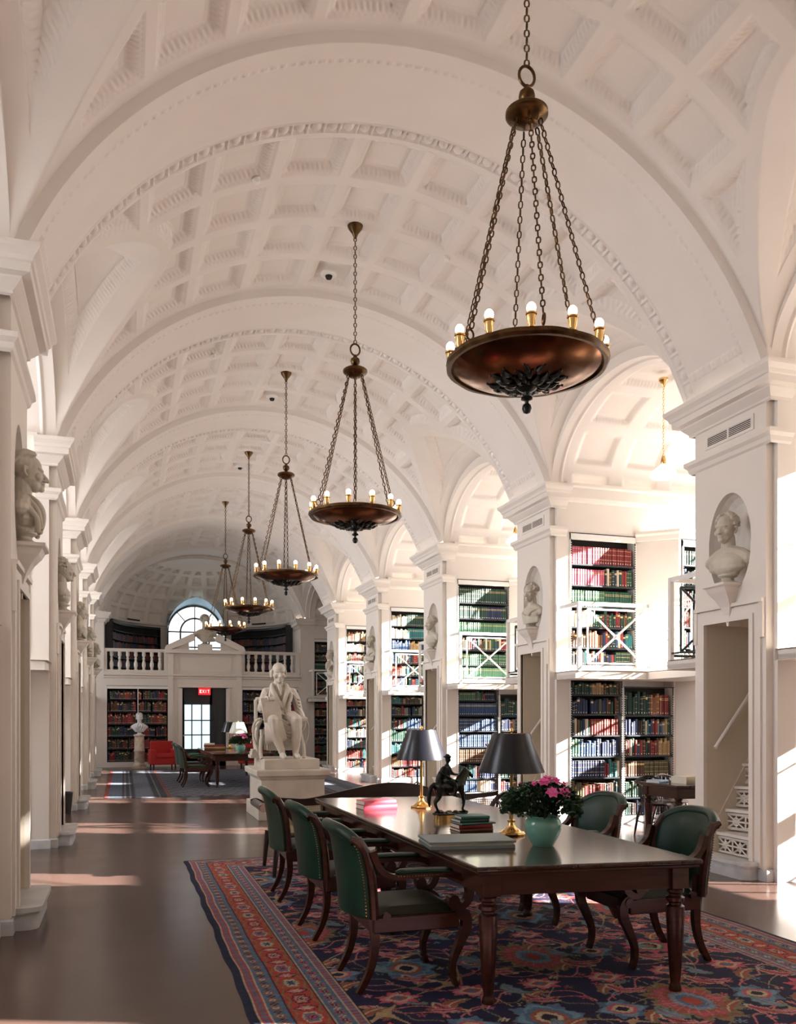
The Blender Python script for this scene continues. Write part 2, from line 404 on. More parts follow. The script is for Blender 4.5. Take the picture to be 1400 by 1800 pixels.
def bay_shell(mir):
    m = MB(mir)
    N = 48                                         # ring between arch soffit and crossing vault
    for i in range(N):
        t0, t1 = PI*i/N, PI*(i+1)/N
        P = lambda t, b, x: (x, HB-1.585*math.cos(t), SPR+b*math.sin(t))
        m.quad(P(t0, 1.0, XR), P(t1, 1.0, XR), P(t1, 1.17, XR), P(t0, 1.17, XR))
    # outer wall with window openings: lower, upper, lunette
    W0, W1 = HB-0.80, HB+0.80
    for (a, b, c, d) in [(0, W0, 0, 2.1), (W1, 3.17, 0, 2.1), (0, HB-1.1, 2.1, 2.4), (HB+1.1, 3.17, 2.1, 2.4), (0, HB-1.1, 2.4, 4.3), (HB+1.1, 3.17, 2.4, 4.3), (W0, W1, 0, 0.75), (W0, W1, 2.10, 2.2), (HB-1.1, W0, 2.10, 2.4), (W1, HB+1.1, 2.10, 2.4)]:
        m.box(XO, XO+0.25, a, b, c, d)
    a_, b_ = 1.10, 1.25
    for i in range(N):
        t0, t1 = PI*i/N, PI*(i+1)/N
        P = lambda t, A, B, x: (x, HB-A*math.cos(t), 4.3+B*math.sin(t))
        m.quad(P(t0, a_, b_, XO), P(t1, a_, b_, XO), P(t1, 1.75, 1.9, XO), P(t0, 1.75, 1.9, XO))
        m.quad(P(t0, a_, b_, XO), P(t1, a_, b_, XO), P(t1, a_, b_, XO+0.25), P(t0, a_, b_, XO+0.25))
    m.box(XO, XO+0.25, 0, HB-a_, 4.3, 4.32); m.box(XO, XO+0.25, HB+a_, 3.17, 4.3, 4.32)
    # low throat blocks, far side and near side
    for s in (0, 1):
        f = (lambda y: 3.17-y) if s == 0 else (lambda y: y)
        def bx(x0, x1, y0, y1, z0, z1): m.box(x0, x1, f(y0), f(y1), z0, z1)
        if s == 1:
            m.prism([(7.17, f(-.01)), (7.62, f(.40)), (XO, f(.40)), (XO, f(-.01))], 'z', 2.19, 4.25); m.prism([(7.84, f(-.01)), (8.02, f(.30)), (XO, f(.30)), (XO, f(-.01))], 'z', 0, 2.09)
        else:
            m.prism([(7.17, f(-.01)), (7.62, f(.40)), (7.66, f(.40)), (7.66, f(-.01))], 'z', 2.19, 4.25); bx(8.70, XO, -.01, .40, 2.19, 4.25); bx(7.66, 8.70, -.01, .16, 2.19, 4.25); bx(7.66, 8.70, .16, .40, 4.17, 4.25)
            m.prism([(7.84, f(-.01)), (8.0, f(.30)), (8.04, f(.30)), (8.04, f(-.01))], 'z', 0, 2.09); bx(8.76, XO, -.01, .30, 0, 2.09); bx(8.04, 8.76, -.01, .06, 0, 2.09); bx(8.04, 8.76, .06, .30, 0, .12); bx(8.04, 8.76, .06, .30, 2.05, 2.09)
        pp = [(7.17, f(0)), (7.62, f(.40)), (XO, f(.40))]; m.sweep(pp if s == 0 else pp[::-1], [(0, 4.13), (0.02, 4.14), (0.03, 4.20), (0.06, 4.23), (0.06, 4.27), (-.04, 4.28)])
    # entablature bands on the alcove side walls
    prof = [(0, 4.64), (0.03, 4.66), (0.05, 4.70), (0.05, 4.84), (0.09, 4.86), (0.09, 4.90), (0, 4.92)]
    m.sweep([(5.99, 3.17), (XO, 3.17)][::1], prof); m.sweep([(XO, 0), (5.99, 0)], prof)
    # gallery floor, U-shaped
    gp = [(0, 2.09), (0.03, 2.10), (0.03, 2.15), (0.07, 2.17), (0.07, 2.20), (0, 2.20)]
    m.box(5.87, 7.9, 2.62, 3.17, 2.09, 2.19); m.box(5.87, 7.9, 0, 0.55, 2.09, 2.19); m.box(7.0, 7.9, 0.55, 2.62, 2.09, 2.19)
    m.box(7.9, XO, 2.70, 3.17, 2.09, 2.19); m.box(7.9, XO, 0, 0.47, 2.09, 2.19)
    m.sweep([(5.84, 3.17), (5.84, 2.60), (7.0, 2.60), (7.0, 0.57), (5.84, 0.57), (5.84, 0)][::-1], gp)
    return m
for mir in (False, True):
    nm = 'wall_left' if mir else 'wall_right'
    sh = bay_shell(mir).mesh(nm, PAINT)
    for k in range(-2, 5):
        link(nm, sh, loc=(0, PY(k)+PT, 0), kind='structure'); link('ceiling', AV[mir], loc=(0, PY(k)+PT, 0), kind='structure')
# windows: frame, muntins, panes
def window_mesh(mir):
    fr = MB(mir); pn = MB(mir); W0, W1 = HB-0.68, HB+0.68
    for z0, z1 in ((0.75, 2.10), (2.2, 4.3)):
        W0, W1 = (HB-0.80, HB+0.80) if z0 < 1 else (HB-1.1, HB+1.1)
        for y in (W0, W1-0.06): fr.box(XO+0.08, XO+0.14, y, y+0.06, z0, z1)
        for z in (z0, z1-0.06): fr.box(XO+0.08, XO+0.14, W0, W1, z, z+0.06)
        for i in (1, 2, 3): y = W0+(W1-W0)*i/4; fr.box(XO+0.09, XO+0.13, y-0.016, y+0.016, z0, z1)
        n = 3 if z0 < 1 else 4
        for i in range(1, n): z = z0+(z1-z0)*i/n; fr.box(XO+0.09, XO+0.13, W0, W1, z-0.016, z+0.016)
        pn.box(XO+0.108, XO+0.112, W0, W1, z0, z1)
    a_, b_ = 1.10, 1.25; N = 40
    pts = [(XO+0.11, HB-a_*math.cos(PI*i/N), 4.3+b_*math.sin(PI*i/N)) for i in range(N+1)]
    fr.tube(pts, 0.04, 6); fr.tube([(p[0], HB+(p[1]-HB)*0.45, 4.3+(p[2]-4.3)*0.45) for p in pts], 0.022, 6)
    fr.box(XO+0.08, XO+0.14, HB-a_, HB+a_, 4.28, 4.34)
    for i in (1, 2, 3, 4, 5):
        t = PI*i/6; fr.tube([(XO+0.11, HB-0.585*math.cos(t), 4.3+0.64*math.sin(t)), (XO+0.11, HB-a_*math.cos(t), 4.3+b_*math.sin(t))], 0.018, 6)
    pn.add(pts+[(XO+0.11, HB, 4.3)], [(i, i+1, N+1) for i in range(N)])
    return fr.mesh('window_frame', WHITE), pn.mesh('pane', PANE)
for mir in (False, True):
    fm, pm = window_mesh(mir)
    for k in range(-2, 5):
        o = link(sname('window'), fm, loc=(0, PY(k)+PT, 0), kind='structure'); p = link('pane', pm, parent=o)
# ---- piers
def pier(mir):
    m = MB(mir); X = XR
    def R(y0, y1, z0, z1, x=X): m.quad((x, y1, z0), (x, y0, z0), (x, y0, z1), (x, y1, z1))
    R(.06, .255, 0, 2.62); R(.93, 1.12, 0, 2.62); R(.255, .93, 2.51, 2.62); R(.255, .93, 0, .12); R(.06, 1.12, 3.96, SPR+0.12)
    yc, zc, ea, eb = .58, 3.29, .315, .515
    y0, y1, z0, z1 = .06, 1.12, 2.62, 3.96
    angs = sorted(set([2*PI*i/72 for i in range(72)]+[math.atan2(zz-zc, yy-yc) % (2*PI) for yy in (y0, y1) for zz in (z0, z1)]))
    def rect(a):
        c, s = math.cos(a), math.sin(a); k = min(((y1-yc)/c if c > 1e-9 else (y0-yc)/c if c < -1e-9 else 9e9), ((z1-zc)/s if s > 1e-9 else (z0-zc)/s if s < -1e-9 else 9e9)); return (X, yc+c*k, zc+s*k)
    def ell(a, f=1, x=X):
        c, s = math.cos(a), math.sin(a); k = 1/math.sqrt((c/ea)**2+(s/eb)**2); return (x, yc+c*k*f, zc+s*k*f)
    n = len(angs)
    for i in range(n):
        a, b = angs[i], angs[(i+1) % n]; m.quad(rect(b), rect(a), ell(a), ell(b))
        for q in range(8):
            f0, f1 = math.cos(q/8*PI/2), math.cos((q+1)/8*PI/2); d0, d1 = 0.30*math.sin(q/8*PI/2), 0.30*math.sin((q+1)/8*PI/2)
            m.quad(ell(b, f0, X+d0), ell(a, f0, X+d0), ell(a, f1, X+d1), ell(b, f1, X+d1))
    for yy in (.06, 1.12): m.quad((X, yy, 0), (X+.08, yy, 0), (X+.08, yy, SPR), (X, yy, SPR))
    R(0, .06, 0, SPR+.12, X+.08); R(1.12, PT, 0, SPR+.12, X+.08)
    # near face with bookcase openings
    def N_(x0, x1, z0, z1, y=0): m.quad((x0, y, z0), (x1, y, z0), (x1, y, z1), (x0, y, z1))
    D = .26
    N_(X+.08, 6.08, 0, SPR); N_(6.08, XO, 4.2, SPR); N_(7.17, XO, 2.11, 4.2); N_(6.08, 7.17, 2.11, 2.30); N_(6.08, 7.82, 0, .11); N_(7.82, XO, 0, 2.11)
    for (x0, x1, z0, z1) in ((6.08, 7.17, 2.30, 4.20), (6.08, 7.82, .11, 2.11)):
        N_(x0, x1, z0, z1, D-.01); m.quad((x0, 0, z0), (x0, D, z0), (x0, D, z1), (x0, 0, z1)); m.quad((x1, 0, z0), (x1, D, z0), (x1, D, z1), (x1, 0, z1))
        m.quad((x0, 0, z1), (x1, 0, z1), (x1, D, z1), (x0, D, z1)); m.quad((x0, 0, z0), (x1, 0, z0), (x1, D, z0), (x0, D, z0))
    m.quad((X+.08, PT, 0), (XO, PT, 0), (XO, PT, SPR), (X+.08, PT, SPR))
    # panel line on the side faces and the string course / capital
    path = [(6.02, 0), (X, 0), (X, PT), (6.02, PT)]
    path = path[::-1] if False else path
    st = [(0, 4.14), (.02, 4.16), (.03, 4.20), (.06, 4.23), (.06, 4.27), (0, 4.29)]
    co = [(0, 4.54), (.02, 4.55), (.02, 4.57), (.05, 4.60), (.08, 4.635), (.085, 4.65), (.145, 4.66), (.15, 4.72), (.165, 4.73), (.175, 4.76), (.21, 4.80), (.215, 4.82), (.215, 4.84), (.05, 4.845), (.05, SPR), (0, SPR+.01)]
    pr = [(-o, z) for o, z in st]; m.sweep(path[::-1], [(o, z) for o, z in st]); m.sweep(path[::-1], co)
    # stair recess inside (tan)
    m.mi = 1
    XI = 6.75
    m.quad((X, .93, .12), (XI, .93, .12), (XI, .93, 2.51), (X, .93, 2.51)); m.quad((X, .255, .12), (XI, .255, .12), (XI, .255, 2.51), (X, .255, 2.51))
    m.quad((XI, .255, .12), (XI, .93, .12), (XI, .93, 2.51), (XI, .255, 2.51)); m.quad((X, .255, 2.51), (XI, .255, 2.51), (XI, .93, 2.51), (X, .93, 2.51)); m.quad((X, .255, .12), (XI, .255, .12), (XI, .93, .12), (X, .93, .12))
    return m.mesh('pier', [PAINT, TAN])
def pier_trim(mir):
    m = MB(mir); X = XR
    # architrave with ears
    for t, (i0, i1, zt) in ((.022, (.115, 1.07, 2.64)), (.040, (.20, .985, 2.56))):
        m.box(X-t, X, i0, .255, .12, 2.51); m.box(X-t, X, .93, i1, .12, 2.51); m.box(X-t, X, i0, i1, 2.51, zt)
    m.box(X-.030, X, .075, .13, 2.32, 2.68); m.box(X-.030, X, 1.055, 1.11, 2.32, 2.68); m.box(X-.045, X, .075, 1.11, 2.655, 2.69)
    # console bracket under the bust
    secs = [(2.885, .165, .20), (2.86, .165, .20), (2.845, .145, .175), (2.80, .135, .15), (2.74, .105, .10), (2.66, .07, .055), (2.58, .04, .03), (2.47, .012, .02)]
    V = []; 
    for z, hw, p in secs: V += [(X+.12, .58-hw, z), (X-p, .58-hw, z), (X-p, .58+hw, z), (X+.12, .58+hw, z)]
    Fs = [(0, 1, 2, 3), tuple((len(secs)-1)*4+i for i in range(4))[::-1]]
    for i in range(len(secs)-1):
        for j in range(4): Fs.append((i*4+j, (i+1)*4+j, (i+1)*4+(j+1)%4, i*4+(j+1)%4))
    m.add(V, Fs)
    return m.mesh('trim', PAINT)
def pier_base(mir):
    m = MB(mir); X = XR
    bb = [(0, 0), (.018, 0), (.018, .10), (.008, .115), (0, .115)]
    path = [(XO, 0), (X+.08, 0), (X+.08, .045), (X, .045), (X, 1.135), (X+.08, 1.135), (X+.08, PT), (XO, PT)]
    m.sweep(path[::-1], bb)
    def rr(o):
        P = []; y0, y1, xf, r = .16-o, 1.02+o, X-.17-o, .09
        for a in range(7): t = PI/2*a/6; P.append((xf+r-r*math.sin(t), y0+r-r*math.cos(t)))
        for a in range(7): t = PI/2*a/6; P.append((xf+r-r*math.cos(t), y1-r+r*math.sin(t)))
        return P
    for o, z0, z1 in ((0.0, 0, .115), (.012, .115, .135), (.03, .135, .17)):
        P = rr(o); m.prism(P+[(X+.02, P[-1][1]), (X+.02, P[0][1])], 'z', z0, z1)
    return m.mesh('baseboard', MARB)
for mir in (False, True):
    side = 'left' if mir else 'right'
    pm, tm, bm_ = pier(mir), pier_trim(mir), pier_base(mir)
    for k in range(-1, 5):
        link('wall_'+side, pm, loc=(0, PY(k), 0), kind='structure'); link(sname('trim'), tm, loc=(0, PY(k), 0), kind='structure')
        link('baseboard_'+side, bm_, loc=(0, PY(k), 0), kind='structure')
# wall behind the camera
m = MB(); m.box(mx(10), 10, -1.2, -0.9, 0, 7.6); struct(m, 'wall_back', PAINT)
# ------------------------------------------------------------- end wall, apse
YE = PY(5)      # 28.39
APR = 3.12
m = MB()
m.box(mx(XO), -0.62, YE, YE+.3, 0, 7.3) if False else None
def scr(x0, x1, z0, z1, d=.3, y=YE): m.box(x0, x1, y, y+d, z0, z1)
scr(-.60, -.52, 0, 2.975); scr(1.36, 1.72, 0, 2.975); scr(3.25, 3.68, 0, 2.975); scr(5.54, 5.62, 0, 2.975)
scr(-.52, 1.36, 2.56, 2.975); scr(3.68, 5.54, 2.56, 2.975); scr(1.72, 3.25, 2.56, 2.975); scr(-.52, 1.36, 0, .17); scr(3.68, 5.54, 0, .17)
scr(1.38, 3.64, 2.975, 3.62)                                    # central raised panel
for x0, x1 in ((1.33, 1.50), (3.50, 3.67)): scr(x0, x1, 0, 3.62, .06, YE-.06)
m.sweep([(-.60, YE), (5.62, YE)], [(0, 2.80), (.03, 2.82), (.03, 2.86), (.08, 2.90), (.08, 2.95), (0, 2.98)])
m.sweep([(1.64, YE), (3.36, YE)], [(0, 2.52), (.05, 2.53), (.05, 2.62), (0, 2.64)])
m.box(1.66, 1.78, YE-.05, YE+.1, 0, 2.5); m.box(3.17, 3.29, YE-.05, YE+.1, 0, 2.5)
for z in (3.05, 3.50): m.box(1.66, 3.34, YE-.02, YE, z, z+.02)
for x in (1.66, 3.32): m.box(x, x+.02, YE-.02, YE, 3.05, 3.52)
m.box(1.25, 3.75, YE-.16, YE+.34, 3.62, 3.74)
for s in (-1, 1):                                             # broken pediment
    poly = [(2.5+s*1.28, 3.74), (2.5+s*1.22, 3.86), (2.5+s*.42, 4.25), (2.5+s*.36, 4.22), (2.5+s*.33, 4.06), (2.5+s*1.05, 3.74)]
    m.prism(poly, 'y', YE-.16, YE+.30)
    m.prism([(2.5+s*1.05, 3.74), (2.5+s*.52, 4.0), (2.5+s*.5, 3.74)], 'y', YE-.02, YE+.2)
m.box(2.28, 2.72, YE-.12, YE+.22, 3.74, 3.92)                 # bust pedestal block
# balcony deck and parapet rails
m.box(-.59, 5.61, YE+.30, YE+4, 2.80, 2.96)
struct(m, 'wall_far', PAINT)
# last great arch over the screen, and the apse
link('ceiling', RB, loc=(0, YE, 0), kind='structure')
m = MB()
def resp(mir):
    q = MB(mir); q.box(5.62, 5.82, YE, YE+.9, 0, 4.6); q.box(5.82, 6.075, YE, YE+.6, 0, SPR); q.box(6.075, XO, YE+.25, YE+.6, 0, SPR); q.box(6.075, XO, YE, YE+.25, 4.2, SPR); q.box(6.075, XO, YE, YE+.25, 2.11, 2.30); q.box(6.075, XO, YE, YE+.25, 0, .11); q.box(7.17, XO, YE, YE+.25, 2.30, 4.2); q.box(7.82, XO, YE, YE+.25, .11, 2.11)
    co = [(0, 4.54), (.03, 4.56), (.08, 4.635), (.145, 4.66), (.15, 4.72), (.21, 4.80), (.215, 4.84), (.05, 4.845), (.05, SPR), (0, SPR+.01)]
    q.sweep([(5.62, YE+.9), (5.62, YE), (6.1, YE)][::1], co); return q
m = MB(); m.box(XO+.02, XO+.2, PY(4)+PT, YE, 0, 6.2); struct(m, 'wall_right', PAINT)  # unseen slab added to keep the sun out of the last bay's windows
for mir in (False, True): struct(resp(mir), 'wall_'+('left' if mir else 'right'), PAINT)
# apse drum
YA = YE+1.18
NA_, NZ = 96, 2
def drum_pt(t, z, r=APR): return (CX-r*math.cos(t), YA+r*math.sin(t), z)
m = MB()
for i in range(NA_):
    t0, t1 = PI*i/NA_, PI*(i+1)/NA_; tm = (t0+t1)/2
    xm = drum_pt(tm, 0)[0]; win = abs(xm-CX) < 1.0 and math.sin(tm) > .5
    segs = [(0, 4.90)] if not win else [(0, 3.1)]
    for z0, z1 in segs: m.quad(drum_pt(t1, z0), drum_pt(t0, z0), drum_pt(t0, z1), drum_pt(t1, z1))
for i in range(NA_):
    t0, t1 = PI*i/NA_, PI*(i+1)/NA_; tm = (t0+t1)/2; xm = drum_pt(tm, 0)[0]
    if abs(xm-CX) < 1.0 and math.sin(tm) > .5: continue
    for (r0, z0), (r1, z1) in zip([(0, 4.80), (.05, 4.82), (.05, 4.86), (.12, 4.90), (.12, 4.94), (0, 4.95)][:-1], [(0, 4.80), (.05, 4.82), (.05, 4.86), (.12, 4.90), (.12, 4.94), (0, 4.95)][1:]):
        m.quad(drum_pt(t1, z0, APR-r0), drum_pt(t0, z0, APR-r0), drum_pt(t0, z1, APR-r1), drum_pt(t1, z1, APR-r1))
struct(m, 'wall_apse', PAINT)
def dome():
    NT, NP = 420, 200
    t = np.linspace(0, PI, NT); p = np.linspace(0, PI/2, NP); T, Pn = np.meshgrid(t, p); Hh = 2.06
    i = np.round((T-PI/2)/(PI/13)); u = (T-PI/2-i*PI/13)*3.1*np.cos(Pn); hw = (PI/13)*3.1*np.cos(Pn)*0.5-0.075
    j = np.floor(Pn/0.235); v = (Pn-(j+.5)*.235)*2.7
    d = np.minimum(hw-np.abs(u), .235*2.7/2-.07-np.abs(v)); d = np.where(Pn > 1.05, -1, d)
    dep = coffer(d, u+v, .06, .08)
    r = APR-0.02+dep; X = CX-r*np.cos(Pn)*np.cos(T); Y = YA+r*np.cos(Pn)*np.sin(T); Z = 4.93+(Hh+dep)*np.sin(Pn)
    ztop = 4.73+np.sqrt(np.maximum(1.02**2-(X-CX)**2, 0))+0.20*(1-np.abs(X-CX)/1.02)
    cut = (np.abs(X-CX) < 1.02) & (Z < ztop) & (Y > YA+1.0)
    keep = ~(cut[:-1, :-1] & cut[1:, 1:] & cut[1:, :-1] & cut[:-1, 1:])
    return grid_mesh('ceiling', np.stack([X, Y, Z], -1), PLASTER, keep=keep)
link('ceiling', dome(), kind='structure')
YW = YA+APR+.12
m = MB(); N = 40                       # window reveal with a pointed hood
for i in range(N):
    t0, t1 = PI*i/N, PI*(i+1)/N
    def Q(t, y, f): x = CX-1.02*math.cos(t); return (x, y, 4.73+1.02*math.sin(t)+f*0.20*(1-abs(x-CX)/1.02))
    m.quad(Q(t0, YW, 0), Q(t1, YW, 0), Q(t1, YW-.75, 1), Q(t0, YW-.75, 1), 1)
for s in (-1, 1): m.quad((CX+s*1.02, YW, 3.1), (CX+s*1.02, YW-.75, 3.1), (CX+s*1.02, YW-.75, 4.73), (CX+s*1.02, YW, 4.73), 0)
m.quad((CX-1.02, YW, 3.1), (CX+1.02, YW, 3.1), (CX+1.02, YW-.75, 3.1), (CX-1.02, YW-.75, 3.1), 0)
for s in (-1, 1): m.box(CX+s*1.0, CX+s*1.6, YW-.02, YW+.2, 3.0, 6.0)
m.box(CX-1.6, CX+1.6, YW-.02, YW+.2, 5.72, 6.3)
struct(m, sname('trim'), [PAINT, BLUEP])
fr = MB(); z0 = 3.1
arc = lambda r: [(CX-r*math.cos(PI*i/32), YW, 4.73+r*math.sin(PI*i/32)) for i in range(33)]
fr.tube(arc(.98), .04, 6); fr.tube(arc(.52), .035, 6)
for s in (-1, 1): fr.box(CX+s*.98-.04, CX+s*.98+.04, YW-.03, YW+.03, z0, 4.75); fr.box(CX+s*.52-.03, CX+s*.52+.03, YW-.03, YW+.03, z0, 4.75)
fr.box(CX-.018, CX+.018, YW-.02, YW+.02, z0, 5.7)
for z in (z0, 3.6, 4.15, 4.71): fr.box(CX-1, CX+1, YW-.025, YW+.025, z, z+.05)
for a in (PI*.27, PI*.73): fr.tube([(CX-.52*math.cos(a), YW, 4.73+.52*math.sin(a)), (CX-.98*math.cos(a), YW, 4.73+.98*math.sin(a))], .02, 6)
wf = struct(fr, sname('window'), DDOOR)
p = MB(); A = arc(.98); p.add(A, [tuple(range(33))]); p.box(CX-.98, CX+.98, YW+.03, YW+.04, z0, 4.73)
p.build('pane', SKYW, wf)
# fill between last rib back side and drum (side walls of the apse)
m = MB()
for i in range(64):
    t0, t1 = PI*i/64, PI*(i+1)/64; G = lambda t, a, b: (CX-a*math.cos(t), YA+.02, 4.9+b*math.sin(t))
    m.quad(G(t0, APR-.05, 2.0), G(t1, APR-.05, 2.0), G(t1, 3.9, 2.9), G(t0, 3.9, 2.9))
for s in (0, 1):
    f = (lambda x: x) if s == 0 else mx
    m.box(f(CX+APR), f(XO), YE+.9, YA+.3, 0, 5.2)
m.box(mx(XO), XO, YW+.4, YW+.5, 0, 7.5)
struct(m, 'wall_end', PAINT)
# door in the end screen
d = MB(); y = YE+.16
d.box(1.78, 3.17, y, y+.06, 0, .45); d.box(1.78, 1.84, y, y+.06, .45, 2.48); d.box(2.60, 3.17, y-.02, y+.06, .45, 2.48) if False else None
d.box(1.78, 3.17, y, y+.05, 0, .55); d.box(1.78, 1.86, y, y+.05, .5, 2.1); d.box(2.66, 2.74, y, y+.05, .5, 2.48)
d.box(1.78, 3.17, y, y+.05, 1.98, 2.50); d.box(2.74, 3.17, y+.01, y+.05, .5, 2.1)
for x in (2.09, 2.40): d.box(x-.018, x+.018, y, y+.04, .55, 1.98) 
for z in (1.0, 1.47): d.box(1.86, 2.74, y, y+.04, z-.018, z+.018)
for x in (2.82, 3.06): d.box(x, x+.015, y, y+.01, .6, 1.95)
do = struct(d, 'door_1', DDOOR)
q = MB(); q.box(1.86, 2.68, y+.02, y+.03, .55, 1.98); q.build('pane', SKYD, do)
q = MB(); q.sph((1.84, y-.04, .98), .03, 10); q.build('door_knob', BRASS, do, smooth=True)
m = MB(); m.box(1.72, 3.25, YE+.28, YE+.3, 0, 2.56); struct(m, 'wall_door', DDOOR)
# ================================================================== BOOKCASES AND BOOKS
PALETTE = {'maroon': (.20, .018, .022), 'red': (.27, .035, .030), 'green': (.016, .085, .050), 'dark green': (.014, .052, .036), 'blue': (.022, .065, .165),
           'navy': (.012, .024, .075), 'brown': (.10, .045, .020), 'tan': (.38, .24, .11), 'olive': (.095, .085, .035), 'black': (.018, .018, .020),
           'grey': (.22, .21, .19), 'cream': (.62, .54, .40), 'teal': (.02, .16, .17), 'orange': (.30, .12, .05), 'rose': (.52, .10, .16), 'light green': (.07, .19, .11)}
CLOTH = {k: mat(k.replace(' ', '_')+'_cloth', v, 0.55) for k, v in PALETTE.items()}
GILT = mat('gilt_band', (.75, .55, .25), 0.4, 0.6)
LABELM = mat('paper_label', (.80, .76, .66), 0.7)
def book_geo(m, x0, x1, z0, z1, y, dep, mi, gi, li, pi, style, lean=0.0, curve=.007):
    # spine faces -y
    N = 3; bands = {0: [(.07, .13, 'l'), (.72, .745, 'g'), (.80, .825, 'g')], 1: [(.10, .16, 'l'), (.60, .62, 'g'), (.86, .88, 'g'), (.30, .32, 'g')], 2: [(.08, .14, 'l')], 3: [(.74, .86, 'g'), (.08, .13, 'l')]}[style]
    zs = sorted(set([0, 1]+[b for a in bands for b in a[:2]])); H = z1-z0; W = x1-x0; V = []; Fs = []; Ms = []
    for zz in zs:
        for i in range(N+1):
            u = i/N; V.append((x0+W*u+lean*zz*H, y-curve*(1-(2*u-1)**2), z0+zz*H))
    for j in range(len(zs)-1):
        zm = (zs[j]+zs[j+1])/2; c = mi
        for a in bands:
            if a[0] < zm < a[1]: c = gi if a[2] == 'g' else li
        for i in range(N):
            cc = c
            if c == li and i != 1: cc = mi
            Fs.append((j*(N+1)+i, j*(N+1)+i+1, (j+1)*(N+1)+i+1, (j+1)*(N+1)+i)); Ms.append(cc)
    o = len(V); V += [(x0, y+dep, z0), (x1, y+dep, z0), (x1+lean*H, y+dep, z1), (x0+lean*H, y+dep, z1)]
    t = (len(zs)-1)*(N+1)
    Fs += [(0, t, o+3, o), (N, o+1, o+2, t+N)]; Ms += [mi, mi]
    Fs += [(t,)+tuple(t+i for i in range(1, N+1))+(o+2, o+3)]; Ms += [pi]
    b = len(m.v); m.v += V; m.f += [[i+b for i in f] for f in Fs]; m.m += Ms
BOOKMESH = {}
def book_mesh(color, style):
    k = (color, style)
    if k not in BOOKMESH:
        m = MB(); book_geo(m, 0, 1, 0, 1, 0, 1, 0, 1, 2, 3, style, curve=.04); BOOKMESH[k] = m.mesh('book', [CLOTH[color], GILT, LABELM, PAPER], fix=False)
    return BOOKMESH[k]
PAL = list(PALETTE); STUFF = MB()
def run_colors(theme, n, r):
    out = []
    if isinstance(theme, list):
        # list of (colour, share, style) runs; 'mix' = mixed
        tot = sum(t[1] for t in theme); acc = 0
        for i in range(n):
            u = i/n*tot; a = 0
            for t in theme:
                a += t[1]
                if u < a: break
            out.append((t[0], t[2] if len(t) > 2 else None))
        return [(c, s) if c != 'mix' else (r.choice(MIX), None) for c, s in out]
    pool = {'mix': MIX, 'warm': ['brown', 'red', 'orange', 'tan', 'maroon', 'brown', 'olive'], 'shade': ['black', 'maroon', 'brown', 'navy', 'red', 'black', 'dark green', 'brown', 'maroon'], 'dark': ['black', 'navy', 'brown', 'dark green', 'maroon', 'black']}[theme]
    c = None
    for i in range(n):
        if c is None or r.random() < .6: c = r.choice(pool)
        out.append((c, None))
    return out
MIX = ['maroon', 'red', 'green', 'dark green', 'navy', 'blue', 'brown', 'tan', 'olive', 'black', 'grey', 'brown', 'dark green', 'navy', 'maroon', 'teal', 'cream']
SHELFNAMES = ['bottom', 'second', 'third', 'fourth', 'fifth', 'sixth', 'top']
def fill_shelf(x0, x1, z, hmax, y, theme, indiv, where, seed, thick=(.030, .052), full=False, toworld=None):
    r = random.Random(seed); x = x0+.005; items = []
    fixed = isinstance(theme, list)
    hh = hmax*(r.uniform(.80, .92))
    n = int((x1-x0)/((thick[0]+thick[1])/2))+3; cols = run_colors(theme, n, r); i = 0
    while x < x1-.012:
        c, st = cols[min(i, n-1)]; i += 1
        if fixed and c != 'mix' and st is not None: w_ = (thick[0]+thick[1])/2; h = hh; 
        else: w_ = r.uniform(*thick); h = hmax*r.uniform(.68, .95); st = r.choice([0, 1, 2, 2, 3])
        if x+w_ > x1-.004: break
        if (not fixed) and r.random() < .03 and not full: x += r.uniform(.02, .06); continue
        items.append((x, w_-.002, h, c, st, r.uniform(.15, .19), r.uniform(0, .015))); x += w_
    NUMW = ['first', 'second', 'third', 'fourth', 'fifth', 'sixth', 'seventh', 'eighth', 'ninth', 'tenth', 'eleventh', 'twelfth', 'thirteenth', 'fourteenth', 'fifteenth', 'sixteenth', 'seventeenth', 'eighteenth', 'nineteenth', 'twentieth']
    seen = {}; tot = {}
    for it in items: tot[it[3]] = tot.get(it[3], 0)+1
    for (x, w_, h, c, st, dp, sb) in items:
        if indiv:
            seen[c] = seen.get(c, 0)+1; lab_ = ('only %s book, ' % c if tot[c] == 1 else '%s %s book from left, ' % (NUMW[seen[c]-1], c))+where
            o = bpy.data.objects.new('book', book_mesh(c, st)); COL.objects.link(o); o.location = (x, y+sb, z); o.scale = (w_, dp, h)
            tag(o, lab_, 'book', 'books on the '+where)
            COUNT['book'] += 1
        else: book_geo(STUFF, x, x+w_, z, z+h, y+sb, dp, PAL.index(c), len(PAL), len(PAL)+1, len(PAL)+2, st)
COUNT = {'book': 0}
